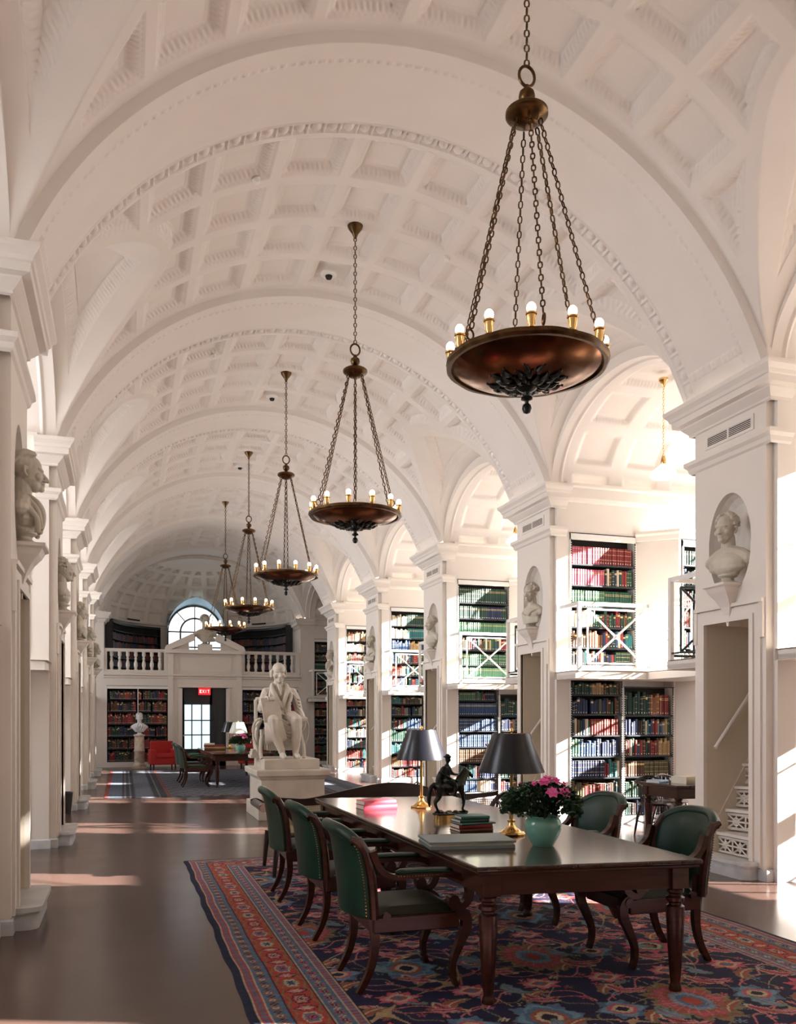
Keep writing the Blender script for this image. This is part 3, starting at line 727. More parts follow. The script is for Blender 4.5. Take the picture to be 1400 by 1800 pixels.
def bookcase(k, x0, x1, z0, z1, shelves, themes, label, where, indiv=lambda i: False, mir=False, y=None, dep=.22, thick=(.030, .052), strips=True, header=True, fill=True, splits=()):
    yb = PY(k) if y is None else y
    T = thing('bookcase', label, 'bookcase', ((mx((x0+x1)/2) if mir else (x0+x1)/2), yb, z0)); ox, oy, oz = T.location
    def L(mb, name, mm, **kw):
        mb.v = [(a-ox, b-oy, c-oz) for a, b, c in mb.v]; return mb.build(name, mm, T, **kw)
    f = MB(mir); w_ = .012
    f.box(x0, x0+w_, yb-.012, yb+dep, z0, z1); f.box(x1-w_, x1, yb-.012, yb+dep, z0, z1)
    if header: f.box(x0, x1, yb-.012, yb+.02, z1-.09, z1-.005)
    for sx in splits: f.box(sx-.012, sx+.012, yb-.008, yb+dep, z0, z1)
    L(f, 'case_frame', WHITE)
    b = MB(mir); b.box(x0+w_, x1-w_, yb+dep-.01, yb+dep, z0, z1); b.box(x0-.006, x1+.006, yb-.010, yb+.003, z1-.004, z1+.008); L(b, 'back_panel', BACK)
    for z in shelves:
        s = MB(mir); s.box(x0+w_, x1-w_, yb-.004, yb+dep-.01, z-.022, z); L(s, 'shelf', DARK)
    if strips:
        for sx in (x0+w_+.006, x1-w_-.006):
            s = MB(mir); s.box(sx-.008, sx+.008, yb-.012, yb-.004, z0, z1-(.09 if header else 0), 0)
            zz = z0+.02
            while zz < z1-.12: s.box(sx-.006, sx+.006, yb-.0145, yb-.011, zz, zz+.014, 1); zz += .034
            L(s, 'slotted_strip', [DARK, WHITE])
    if fill:
        sh = list(shelves)+[z1-(.09 if header else 0)]
        segs = [x0+.04]+[s for s in splits]+[x1-.04]
        for i in range(len(shelves)):
            gap = sh[i+1]-sh[i]-.03
            if i == len(shelves)-1: gap -= .005
            for q in range(len(segs)-1):
                a, b_ = segs[q]+(.015 if q else 0), segs[q+1]-(.015 if q < len(segs)-2 else 0)
                if mir: a, b_ = mx(b_), mx(a)
                fill_shelf(a, b_, sh[i], gap, yb+.012, themes[i % len(themes)], indiv(i), '%s shelf of the %s' % (SHELFNAMES[i] if i < len(shelves)-1 else 'top', where), hash((k, round(x0*10), i, q)) % 99991+i, thick)
    return T
ORD = ['nearest', 'second nearest', 'third', 'fourth', 'farthest']
UPS = [2.315, 2.568, 2.862, 3.155, 3.465, 3.766]
LOS = [.13, .385, .69, .995, 1.30, 1.605, 1.89]
upper_themes = {
 1: [[('black', 2), ('mix', 5), ('dark green', 4, 1)], [('brown', 3), ('orange', 2), ('mix', 5), ('teal', 3)], [('cream', 3), ('mix', 6), ('green', 2)], [('light green', 5, 1), ('green', 5, 0), ('blue', 1, 0)], [('rose', 5, 0), ('mix', 3), ('red', .6, 2), ('green', 2.4, 1)], [('rose', 4, 1), ('maroon', 6, 1)]],
 2: [[('light green', 4, 3), ('light green', 6, 0)], [('light green', 3, 3), ('green', 7, 1)], [('brown', 2), ('mix', 6), ('maroon', 2)], [('light green', 9, 0), ('rose', 1, 0)], [('dark green', 5, 0), ('navy', 3, 0), ('dark green', 2, 0)], [('dark green', 4, 1), ('dark green', 6, 0)]],
 3: ['mix', [('red', 2), ('mix', 4), ('green', 3, 0)], 'mix', [('blue', 4), ('tan', 2), ('navy', 4, 0)], [('cream', 3), ('teal', 7, 0)], [('cream', 3), ('dark green', 6, 0)]],
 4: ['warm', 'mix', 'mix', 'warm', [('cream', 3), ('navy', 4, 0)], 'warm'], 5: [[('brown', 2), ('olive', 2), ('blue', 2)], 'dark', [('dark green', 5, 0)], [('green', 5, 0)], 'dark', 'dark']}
lower_themes = {
 1: [['dark', ][0], [('olive', 2), ('maroon', 3), ('mix', 4)], [('navy', 5, 1), ('maroon', 1), ('teal', 1), ('cream', 2)], [('green', 1), ('blue', 3), ('navy', 4), ('dark green', 2)], [('mix', 3), ('red', 4, 0), ('maroon', 3, 1)], 'mix', [('dark green', 3), ('tan', 2), ('mix', 4)]],
 2: [[('blue', 4, 0), ('cream', 3, 0), ('navy', 3)], [('mix', 4), ('navy', 5)], [('brown', 5, 1), ('maroon', 3, 0)], [('blue', 8, 1)], [('blue', 8, 1)], [('blue', 8, 0)], [('light green', 3, 0), ('mix', 2), ('navy', 4, 0)]],
 3: [[('mix', 3), ('red', 2), ('blue', 3)], [('orange', 2), ('maroon', 4), ('mix', 2)], [('teal', 2), ('mix', 5)], [('green', 3), ('mix', 5)], [('mix', 4), ('blue', 3), ('navy', 2)], 'mix', [('teal', 2), ('mix', 5), ('olive', 2)]],
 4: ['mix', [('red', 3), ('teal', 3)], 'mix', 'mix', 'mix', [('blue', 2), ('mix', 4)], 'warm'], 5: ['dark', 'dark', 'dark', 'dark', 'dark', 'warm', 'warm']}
right2 = [['dark'][0], [('dark green', 3), ('brown', 4, 1)], [('brown', 3, 3), ('olive', 6, 1)], [('mix', 5), ('tan', 3)], [('navy', 2), ('mix', 5), ('green', 2)], [('dark green', 4), ('orange', 2), ('maroon', 3, 0)], 'mix']
for k in (1, 2, 3, 4, 5):
    nm = ORD[k-1]; dm = 'alcove on the right'
    whereU = 'upper bookcase, %s right alcove' % nm; whereL = 'lower outer bookcase, %s right alcove' % nm
    bookcase(k, 6.08, 7.17, 2.30, 4.20, UPS, upper_themes[k], 'upper-level bookcase behind the white gallery railing, %s %s' % (nm, dm), whereU, (lambda i: k == 1))
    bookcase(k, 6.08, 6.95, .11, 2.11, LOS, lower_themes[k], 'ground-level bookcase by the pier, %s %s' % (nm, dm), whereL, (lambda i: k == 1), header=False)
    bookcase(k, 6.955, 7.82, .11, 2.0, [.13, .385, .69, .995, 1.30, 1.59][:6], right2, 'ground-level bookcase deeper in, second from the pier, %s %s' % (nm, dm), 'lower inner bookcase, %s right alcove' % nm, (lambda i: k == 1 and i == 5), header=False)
    if k < 4:
        bookcase(k, 7.68, 8.68, 2.30, 4.12, UPS, ['dark', 'mix', 'warm', 'mix', 'dark', [('dark green', 5, 0)]], 'upper bookcase on the recessed inner wall of the %s %s' % (nm, dm), 'recessed upper bookcase', y=PY(k)-.40)
        bookcase(k, 8.05, 8.75, .12, 2.04, LOS[:6], ['dark', 'mix', 'warm', 'mix', 'dark', 'mix'], 'ground-level bookcase on the recessed inner wall of the %s %s' % (nm, dm), 'recessed ground bookcase', y=PY(k)-.30, header=False)
LT = ['orange', 'warm']
for k in (1, 2, 3):
    nm = ORD[k-1]; dm = 'alcove on the left'
    bookcase(k, 6.08, 7.17, 2.30, 4.20, UPS, ['warm', 'mix', 'warm', 'warm', 'warm', 'warm'], 'upper-level bookcase seen edge-on in the %s %s' % (nm, dm), 'left upper bookcase', mir=True, fill=k == 1)
    bookcase(k, 6.08, 6.95, .11, 2.11, LOS, ['warm', 'mix', 'warm', 'mix', 'warm', 'warm', 'warm'], 'ground-level bookcase seen edge-on in the %s %s' % (nm, dm), 'left lower bookcase', mir=True, header=False, fill=k == 1)
# bookcases in the end screen
AS = [.19, .58, .97, 1.36, 1.75, 2.14]
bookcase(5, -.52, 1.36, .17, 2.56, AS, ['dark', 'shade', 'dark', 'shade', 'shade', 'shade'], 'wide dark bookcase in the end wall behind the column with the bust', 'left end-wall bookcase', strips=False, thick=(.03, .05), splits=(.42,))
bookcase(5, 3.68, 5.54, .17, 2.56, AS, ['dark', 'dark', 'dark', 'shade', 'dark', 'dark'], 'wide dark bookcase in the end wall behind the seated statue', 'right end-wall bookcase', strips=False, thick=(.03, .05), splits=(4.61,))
# curved dark bookcases in the apse gallery
for s, nm in ((0, 'left'), (1, 'right')):
    T = thing('bookcase', 'dark curved bookcase of the end gallery, %s of the arched window' % nm, 'bookcase', (CX-2.3 if s == 0 else CX+2.3, YA+1.9, 2.98)); ox, oy, oz = T.location
    a0, a1 = (PI*.02, PI*.355) if s == 0 else (PI*.645, PI*.98)
    def arcband(z0, z1, r0, r1, name, mm, n=20, ends=False):
        q = MB()
        for i in range(n):
            t0, t1 = a0+(a1-a0)*i/n, a0+(a1-a0)*(i+1)/n
            for (ra, za), (rb, zb) in (((r0, z0), (r0, z1)), ((r0, z1), (r1, z1)), ((r0, z0), (r1, z0))): q.quad(drum_pt(t0, za, ra), drum_pt(t1, za, ra), drum_pt(t1, zb, rb), drum_pt(t0, zb, rb))
        q.v = [(a-ox, b-oy, c-oz) for a, b, c in q.v]; q.build(name, mm, T)
    arcband(2.98, 4.74, APR-.03, APR-.02, 'back_panel', BACK)
    for z in (3.0, 3.3, 3.6, 3.9, 4.2, 4.5): arcband(z-.02, z, APR-.24, APR-.03, 'shelf', DARK)
    for te in (a0, a1):
        q = MB(); q.quad(drum_pt(te, 2.98, APR-.26), drum_pt(te, 2.98, APR-.02), drum_pt(te, 4.8, APR-.02), drum_pt(te, 4.8, APR-.26)); q.v = [(a-ox, b-oy, c-oz) for a, b, c in q.v]; q.build('end_panel', DARK, T)
    arcband(4.72, 4.80, APR-.26, APR-.02, 'cornice', DARK)
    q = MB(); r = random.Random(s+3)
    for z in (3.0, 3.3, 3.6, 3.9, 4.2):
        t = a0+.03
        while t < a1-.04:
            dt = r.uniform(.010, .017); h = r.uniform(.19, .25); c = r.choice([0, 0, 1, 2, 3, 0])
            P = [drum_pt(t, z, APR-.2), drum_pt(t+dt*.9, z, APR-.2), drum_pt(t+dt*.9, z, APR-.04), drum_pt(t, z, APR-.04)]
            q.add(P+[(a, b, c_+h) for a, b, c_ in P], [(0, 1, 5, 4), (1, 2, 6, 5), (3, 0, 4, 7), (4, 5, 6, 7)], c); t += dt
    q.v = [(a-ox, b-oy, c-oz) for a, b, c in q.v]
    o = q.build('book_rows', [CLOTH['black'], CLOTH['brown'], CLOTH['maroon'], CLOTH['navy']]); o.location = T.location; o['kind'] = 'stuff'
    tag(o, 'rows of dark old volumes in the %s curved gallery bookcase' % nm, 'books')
st = STUFF.build('books', [CLOTH[c] for c in PAL]+[GILT, LABELM, PAPER], kind='stuff', fix=False)
tag(st, 'all the other shelved books, packed on every farther bookcase of the hall', 'books')

# ================================================================== GALLERY RAILINGS
def railing(k, near, dup_of=None):
    lab = ('dark-green X-braced gallery railing on the near side of the %s right alcove' if near else 'white X-braced gallery railing before the upper bookcase, %s right alcove') % ORD[min(k, 4)]
    T = thing('gallery_railing', lab, 'railing', (6.5, PY(k)+PT+(.52 if near else 2.64), 2.2))
    ox, oy, oz = T.location; yb = PY(k)+PT; f = (lambda y: yb+y) if near else (lambda y: yb+3.17-y)
    M2 = DGREEN if near else WHITE
    def put(name, m, mm): m.v = [(a-ox, b-oy, c-oz) for a, b, c in m.v]; m.build(name, mm, T)
    zt = 3.14
    m = MB(); m.box(5.90, 5.94, f(.02), f(.55), zt-.05, zt); m.box(5.90, 7.04, f(.53), f(.57), zt-.05, zt); m.box(7.0, 7.05, f(.55), f(1.62), zt-.05, zt); put('top_rail', m, WHITE)
    m = MB(); m.box(5.91, 5.93, f(.02), f(.55), 2.27, 2.29); m.box(5.92, 7.03, f(.54), f(.56), 2.24, 2.27); m.box(7.01, 7.03, f(.55), f(1.62), 2.24, 2.27); put('bottom_rail', m, M2)
    for (x, y) in ((5.92, .55), (7.02, .55), (7.02, 1.58)):
        m = MB(); m.box(x-.024, x+.024, f(y-.024), f(y+.024), 2.19, zt); put('post', m, WHITE)
    m = MB()
    def fr(p0, p1, z0=2.30, z1=3.04, r=.014):
        a = lambda p, z: (p[0], f(p[1]), z)
        for z in (z0, z1): m.tube([a(p0, z), a(p1, z)], r, 6)
        for p in (p0, p1): m.tube([a(p, z0), a(p, z1)], r, 6)
        m.tube([a(p0, z0), a(p1, z1)], r, 6); m.tube([a(p0, z1), a(p1, z0)], r, 6)
        c = ((p0[0]+p1[0])/2, f((p0[1]+p1[1])/2), (z0+z1)/2); m.sph(c, .035, 10)
    fr((6.05, .55), (6.93, .55)); fr((7.02, .65), (7.02, 1.5)); put('x_brace', m, M2)
for k in range(0, 5):
    railing(k, False)
    if k < 4: railing(k, True)
# ================================================================== BALUSTRADES
bal_prof = [(.0, 0), (.055, 0), (.055, .05), (.035, .06), (.04, .08), (.062, .17), (.058, .24), (.034, .33), (.030, .36), (.045, .375), (.045, .40), (.030, .415), (.034, .44), (.058, .50), (.050, .56), (.055, .57), (.055, .62), (0, .62)]
bm = MB(); bm.lathe(bal_prof, 16); BAL = bm.mesh('baluster', PAINT, smooth=True)
for s, (x0, x1, nm) in enumerate([(-.62, 1.33, 'left'), (3.67, 5.60, 'right')]):
    T = thing('balustrade', 'cream stone balustrade on the end wall, %s of the broken pediment' % nm, 'balustrade', ((x0+x1)/2, YE+.13, 2.978)); cx = (x0+x1)/2
    m = MB(); m.box(x0-cx, x1-cx, -.10, .10, 0, .09); m.build('base_rail', PAINT, T)
    m = MB(); m.box(x0-cx, x1-cx, -.11, .11, .70, .76); m.box(x0-cx, x1-cx, -.085, .085, .665, .70); m.build('top_rail', PAINT, T)
    n = 7
    for i in range(n): link('baluster', BAL, T, (x0-cx+(i+1)*(x1-x0)/(n+1), 0, .06))
    for xx in (x0-cx+.05, x1-cx-.05): m = MB(); m.box(xx-.06, xx+.06, -.09, .09, .05, .70); m.build('end_post', PAINT, T)
# ================================================================== STAIRS IN THE PIERS
def fret(m, P, U, W, H, cell=.2):
    # pierced riser: frame plus eight-ray stars, P origin, U unit across (x,y), thickness along normal
    n = max(1, round(W/cell)); cw = W/n
    def bar(u0, z0, u1, z1, r=.010): m.tube([(P[0]+U[0]*u0, P[1]+U[1]*u0, P[2]+z0), (P[0]+U[0]*u1, P[1]+U[1]*u1, P[2]+z1)], r, 4)
    for z in (0, H): bar(0, z, W, z, .014)
    for i in range(n+1): bar(cw*i, 0, cw*i, H, .012)
    for i in range(n):
        c = cw*(i+.5)
        for (a, b) in ((0, 0), (1, 1)): pass
        bar(cw*i, 0, cw*(i+1), H); bar(cw*i, H, cw*(i+1), 0); bar(cw*i, H/2, cw*(i+1), H/2); bar(c, 0, c, H)
        K = 10; r = min(cw, H)*.26
        m.tube([(P[0]+U[0]*(c+r*math.cos(2*PI*q/K)), P[1]+U[1]*(c+r*math.cos(2*PI*q/K)), P[2]+H/2+r*math.sin(2*PI*q/K)) for q in range(K)], .008, 4, closed=True)
for k in range(0, 4):
    T = thing('staircase', 'steep cream stair with pierced risers inside the %s pier on the right' % (['nearest', 'second', 'third', 'fourth'][k]), 'staircase', (XR+.3, PY(k)+.59, .12)); ox, oy, oz = T.location
    yf, yn = PY(k)+.925, PY(k)+.26
    for i in range(5):
        xa, xb = 5.93+.11*i, 5.93+.26*i; z0 = .13+.235*i
        tr = MB(); tr.prism([(xa-.035, yf), (xa+.3, yf), (xb+.45, yn), (xb-.035, yn)], 'z', z0+.205, z0+.235); tr.v = [(a-ox, b-oy, c-oz) for a, b, c in tr.v]; tr.build('tread', PAINT, T)
        rs = MB(); dx, dy = xb-xa, yn-yf; L = math.hypot(dx, dy); fret(rs, (xa, yf, z0+.03), (dx/L, dy/L), L, .15)
        rs.v = [(a-ox, b-oy, c-oz) for a, b, c in rs.v]; rs.build('pierced_riser', PAINT, T)
    h = MB(); h.tube([(5.86, PY(k)+.885, 1.24), (6.75, PY(k)+.885, 2.40)], .02, 8); h.tube([(6.05, PY(k)+.93, 1.40), (6.05, PY(k)+.885, 1.48)], .008, 6)
    h.v = [(a-ox, b-oy, c-oz) for a, b, c in h.v]; h.build('handrail', PAINT, T, smooth=True)
    h = MB(); h.box(5.86, 5.88, 0, 0, 0, 0) if False else None
    h.prism([(5.86, .12), (5.86, .42), (6.7, 1.75), (6.7, .12)], 'y', PY(k)+.915, PY(k)+.93); h.v = [(a-ox, b-oy, c-oz) for a, b, c in h.v]; h.build('stringer', TAN, T)
# vents, detectors
for k in range(0, 5):
    T = thing('air_vent', 'slotted air grille in the frieze of the %s pier on the right' % (['nearest', 'second', 'third', 'fourth', 'fifth'][k]), 'vent', (XR, PY(k)+.58, 4.41))
    m = MB(); m.box(-.012, 0, -.36, .36, -.075, .075); m.build('vent_frame', PAINT, T)
    m = MB(); m.box(-.014, -.010, -.32, -.01, -.045, .045); m.box(-.014, -.010, .01, .32, -.045, .045); m.build('dark_slot', BACK, T)
    m = MB()
    for i in range(5): m.box(-.018, -.012, -.325, .325, -.038+i*.018, -.031+i*.018)
    m.box(-.02, -.012, -.012, .012, -.05, .05); m.build('louver', PAINT, T)
for s, nm in ((0, 'left'), (1, 'right')):
    a = .235 if s == 0 else .765
    m = MB(); t0 = PI*(a-.035); 
    for i in range(12):
        q0, q1 = t0+PI*.07*i/12, t0+PI*.07*(i+1)/12; m.quad(drum_pt(q1, 4.965, APR-.14), drum_pt(q0, 4.965, APR-.14), drum_pt(q0, 5.02, APR-.14), drum_pt(q1, 5.02, APR-.14))
    o = m.build('air_vent', BACK); tag(o, 'long dark slot vent above the curved bookcase, %s of the arched window' % nm, 'vent')
def at_vault(x, y, name, build, label, cat, group=None):
    a = math.asin((x-CX)/RV); T = thing(name, label, cat, (x, y, CZ+RV*math.cos(a)+.0), 0, group); T.rotation_euler = (0, a, 0); build(T); return T
def det(T):
    m = MB(); m.lathe([(0, -.012), (.085, -.012), (.10, .0), (.10, .02)], 24); m.build('mounting_ring', WHITE, T, smooth=True)
    m = MB(); m.lathe([(0, -.045), (.035, -.045), (.045, -.02), (.045, -.01)], 20); m.build('sensor_head', BACK, T, smooth=True)
for i, k in enumerate((0, 1, 2)):
    at_vault(2.45, PY(k)+PT+2.72+.02, 'smoke_detector', det, 'round white smoke detector on the vault, %s chandelier from the camera' % (['just before the second', 'by the third', 'by the fourth'][i]), 'smoke detector')
def spr(T):
    m = MB(); m.lathe([(0, -.035), (.03, -.03), (.04, -.005), (.045, .01)], 16); m.build('dome_cap', WHITE, T, smooth=True)
for (x, y, l) in ((3.60, 9.42, 'to the right of the second chandelier'), (1.25, 8.55, 'to the left of the second chandelier'), (1.25, 12.9, 'to the left of the third chandelier')):
    at_vault(x, y, 'sprinkler_head', spr, 'small white domed sprinkler cap on the vault '+l, 'sprinkler')
# exit sign
T = thing('exit_sign', 'red illuminated EXIT sign hanging over the dark glazed door', 'sign', (2.47, YE-.10, 2.40))
m = MB(); m.box(-.19, .19, -.03, .03, -.11, .11); m.build('sign_box', EXITR, T)
m = MB(); L5 = {'E': [(0, 0, 1, 5), (0, 0, 3, 1), (0, 2, 2.6, 3), (0, 4, 3, 5)], 'I': [(1, 0, 2, 5)], 'T': [(0, 4, 3, 5), (1, 0, 2, 5)]}
for i, c in enumerate('EXIT'):
    ox = -.155+i*.082; s = .021
    if c == 'X':
        for (a, b) in (((0, 0), (3, 5)), ((3, 0), (0, 5))):
            m.add([(ox+a[0]*s-.008, -.034, -.05+a[1]*s), (ox+a[0]*s+.012, -.034, -.05+a[1]*s), (ox+b[0]*s+.012, -.034, -.05+b[1]*s), (ox+b[0]*s-.008, -.034, -.05+b[1]*s)], [(0, 1, 2, 3)])
    else:
        for (x0, z0, x1, z1) in L5[c]: m.box(ox+x0*s, ox+x1*s, -.036, -.03, -.05+z0*s, -.05+z1*s)
m.build('lettering', EXITW, T)
m = MB(); m.box(-.01, .01, -.01, .01, .11, .16); m.build('hanger', CHROME, T)
# ================================================================== CHANDELIERS
def chain_mesh(m, p0, p1, L=.055, r=.0055, w_=.013):
    p0 = Vector(p0); p1 = Vector(p1); d = p1-p0; n = max(2, int(d.length/(L*.78))); d.normalize()
    a = d.cross(Vector((.3, .9, .1))).normalized(); b = d.cross(a)
    for i in range(n):
        c = p0.lerp(p1, (i+.5)/n); u = a if i % 2 == 0 else b; P = []
        for t in range(8):
            q = 2*PI*t/8; P.append(c+d*(math.cos(q)*(L/2-r)*(1.0))+u*(math.copysign(abs(math.sin(q))**.6, math.sin(q))*w_))
        m.tube(P, r, 4, closed=True)
def chandelier(label):
    T = thing('chandelier', label, 'chandelier', (0, 0, 3.52), 0, 'bronze bowl chandeliers along the vault')
    m = MB(); m.lathe([(0, 3.62), (.075, 3.615), (.088, 3.59), (.08, 3.56), (.035, 3.50), (.015, 3.45), (0, 3.44)], 24); m.build('canopy', OLDBR, T, smooth=True)
    m = MB(); chain_mesh(m, (0, 0, 2.25), (0, 0, 3.46), .06, .006, .015); m.build('main_chain', OLDBR, T, smooth=True)
    m = MB(); m.tube([(.055*math.cos(2*PI*i/20), 0, 2.19+.065*math.sin(2*PI*i/20)) for i in range(20)], .010, 8, closed=True); m.build('ring', OLDBR, T, smooth=True)
    m = MB(); m.lathe([(0, 1.875), (.04, 1.875), (.07, 1.885), (.085, 1.905), (.118, 1.915), (.138, 1.935), (.138, 1.955), (.118, 1.972), (.07, 1.980), (.030, 1.99), (.024, 2.01), (.045, 2.03), (.054, 2.055), (.048, 2.085), (.026, 2.10), (.016, 2.13), (0, 2.13)], 40, ripple=lambda a, j: .05*math.sin(a*20)*(4 <= j <= 7)*.9); m.build('crown', OLDBR, T, smooth=True)
    br, cr = .47, .088
    m = MB(); chain_mesh(m, (cr, 0, 1.89), (br-.01, 0, .44), .058, .0055, .013); cm = m.mesh('suspension_chain', OLDBR, smooth=True)
    m = MB(); m.tube([(br+.028*math.cos(2*PI*i/14), 0, .40+.032*math.sin(2*PI*i/14)) for i in range(14)], .007, 6, closed=True); lm = m.mesh('chain_ring', OLDBR, smooth=True)
    for i in range(6):
        link('suspension_chain', cm, T, (0, 0, 0), 2*PI*i/6+.28); link('chain_ring', lm, T, (0, 0, 0), 2*PI*i/6+.28)
    bowl = [(0, .190), (.10, .192), (.20, .205), (.30, .228), (.38, .256), (.45, .290), (.495, .318), (.50, .322), (.485, .325), (.44, .30), (.36, .26), (.25, .225), (.1, .205), (0, .203)]
    m = MB(); m.lathe(bowl, 56); m.build('bowl', BOWLM, T, smooth=True)
    m = MB(); m.lathe([(.49, .295), (.512, .295), (.525, .312), (.522, .335), (.505, .345), (.485, .335), (.485, .31), (.49, .295)], 72, ripple=lambda a, j: .008*math.sin(a*60)*(1 <= j <= 4)); m.build('rim', OLDBR, T, smooth=True)
    m = MB(); r = random.Random(5)
    for q in range(3):
        for i in range(12):
            a = 2*PI*(i+q*.5)/12; R0 = .07+.05*q; R1 = R0+.085; z0 = .180+.012*q
            pts = [((R0+(R1-R0)*t)*math.cos(a+.25*math.sin(t*3)*(1 if i % 2 else -1)*.4), (R0+(R1-R0)*t)*math.sin(a+.25*math.sin(t*3)*(1 if i % 2 else -1)*.4), z0+.02*t-.014*math.sin(t*PI)) for t in (0, .25, .5, .75, 1)]
            m.tube(pts, [.008, .016, .018, .013, .005], 6); m.sph((R1*math.cos(a), R1*math.sin(a), z0+.016), .012, 6)
    m.build('leaf_ornament', BRONZ, T, smooth=True)
    m = MB(); m.lathe([(0, .19), (.07, .19), (.065, .165), (.045, .15), (.022, .14), (.018, .12), (.036, .108), (.038, .095), (.014, .085), (.012, .07), (.026, .058), (.032, .035), (.022, .010), (0, 0)], 20); m.build('finial', BRONZ, T, smooth=True)
    m = MB(); m.lathe([(0, .33), (.03, .335), (.018, .345), (.024, .36), (.028, .41), (.034, .415), (.034, .425), (.026, .43), (0, .43)], 14, c=(0, 0, 0)); sm = m.mesh('socket', BRASS, smooth=True)
    m = MB(); m.sph((0, 0, .455), (.029, .029, .034), 12); bmh = m.mesh('bulb', BULB, smooth=True)
    for i in range(12):
        a = 2*PI*i/12+.12; s_ = link('socket', sm, T, (.495*math.cos(a), .495*math.sin(a), 0)); link('bulb', bmh, s_)
    return T
CH = ['bronze bowl chandelier nearest the camera, hanging lowest at the upper right', 'second bronze bowl chandelier from the camera', 'third bronze bowl chandelier from the camera, at mid-hall', 'fourth bronze bowl chandelier from the camera', 'farthest bronze bowl chandelier, smallest, by the arched window']
c0 = chandelier(CH[0])
for i in range(5):
    c = c0 if i == 0 else dup(c0, label=CH[i]); c.location = (2.49, PY(i-1)+PT+HB+.01, 3.52)
# alcove pendants
T = thing('pendant_lamp', '', 'pendant lamp')
m = MB(); m.lathe([(0, 1.42), (.06, 1.415), (.062, 1.39), (.03, 1.35), (.02, 1.31), (0, 1.31)], 18); m.build('canopy', BRASS, T, smooth=True)
m = MB(); chain_mesh(m, (0, 0, .42), (0, 0, 1.32), .045, .004, .010); m.build('chain', BRASS, T, smooth=True)
m = MB(); m.lathe([(0, .44), (.02, .43), (.03, .40), (.035, .33), (.03, .32), (0, .32)], 16); m.build('fitter', BRASS, T, smooth=True)
m = MB(); m.lathe([(.03, .33), (.05, .31), (.10, .27), (.15, .23), (.168, .19), (.16, .165), (.13, .15), (.05, .14), (0, .138)], 28); m.build('glass_shade', GLOBE, T, smooth=True)
for k in range(0, 4):
    c = T if k == 0 else dup(T); c.location = (6.54, PY(k)+PT+HB, 4.45)
    c['label'] = 'white glass pendant on a brass chain, %s alcove on the right' % ORD[k]; c['group'] = 'glass pendant lamps in the alcoves'
# ================================================================== BUSTS
def head(B, c, s=1.0, turn=0.0, hair='curly', seed=0, bald=False):
    # faces -y at turn 0
    r = random.Random(seed); cx, cy, cz = c; ct, st_ = math.cos(turn), math.sin(turn)
    def P(x, y, z): return (cx+s*(x*ct-y*st_), cy+s*(x*st_+y*ct), cz+s*z)
    def E(x, y, z, rx, ry, rz): B.el(P(x, y, z), (s*rx, s*ry, s*rz), (0, 0, turn))
    E(0, .015, .055, .078, .092, .083); E(0, -.015, -.01, .066, .082, .085); E(0, -.022, .035, .066, .070, .085); E(0, -.045, -.065, .045, .042, .045)
    E(0, -.085, -.085, .024, .020, .020); E(0, -.076, .028, .056, .024, .013); E(-.028, -.070, .006, .013, .012, .009); E(.028, -.070, .006, .013, .012, .009)
    E(-.045, -.066, -.02, .022, .022, .025); E(.045, -.066, -.02, .022, .022, .025)
    B.path([P(0, -.088, .018), P(0, -.108, -.012), P(0, -.122, -.032)], [s*.009, s*.012, s*.013]); E(-.014, -.103, -.034, .010, .011, .008); E(.014, -.103, -.034, .010, .011, .008)
    E(0, -.098, -.055, .026, .012, .006); E(0, -.096, -.066, .022, .012, .007)
    for q in (-1, 1): B.path([P(q*.078, .0, .02), P(q*.088, .012, .025), P(q*.086, .012, -.01), P(q*.080, .0, -.025)], s*.009)
    if not bald:
        E(0, .035, .07, .084, .082, .080)
        if hair == 'curly':
            for i in range(210):
                a = r.uniform(-PI*.80, PI*.80)+PI/2; b = r.uniform(-.15, 1.45); rr = 1.0
                x = .090*math.cos(b)*math.cos(a); y = .02+.102*math.cos(b)*math.sin(a); z = .062+.094*math.sin(b)
                if y < -.030 and z < .122: continue
                E(x, y, z, r.uniform(.009, .015), r.uniform(.009, .015), r.uniform(.009, .015))
        else:
            for i in range(16):
                a = PI*i/15; B.path([P(.05*math.cos(a), -.05+.01*math.sin(a), .115+.02*math.sin(a)), P(.085*math.cos(a), .03, .10+.04*math.sin(a)), P(.08*math.cos(a)*.9, .095, .03), P(.06*math.cos(a), .085, -.04)], s*.010)
    else:
        for q in (-1, 1):
            for i in range(6): B.path([P(q*.080, -.02+.02*i, .05), P(q*.086, -.01+.02*i, .02), P(q*.078, .0+.02*i, -.03)], s*.009)
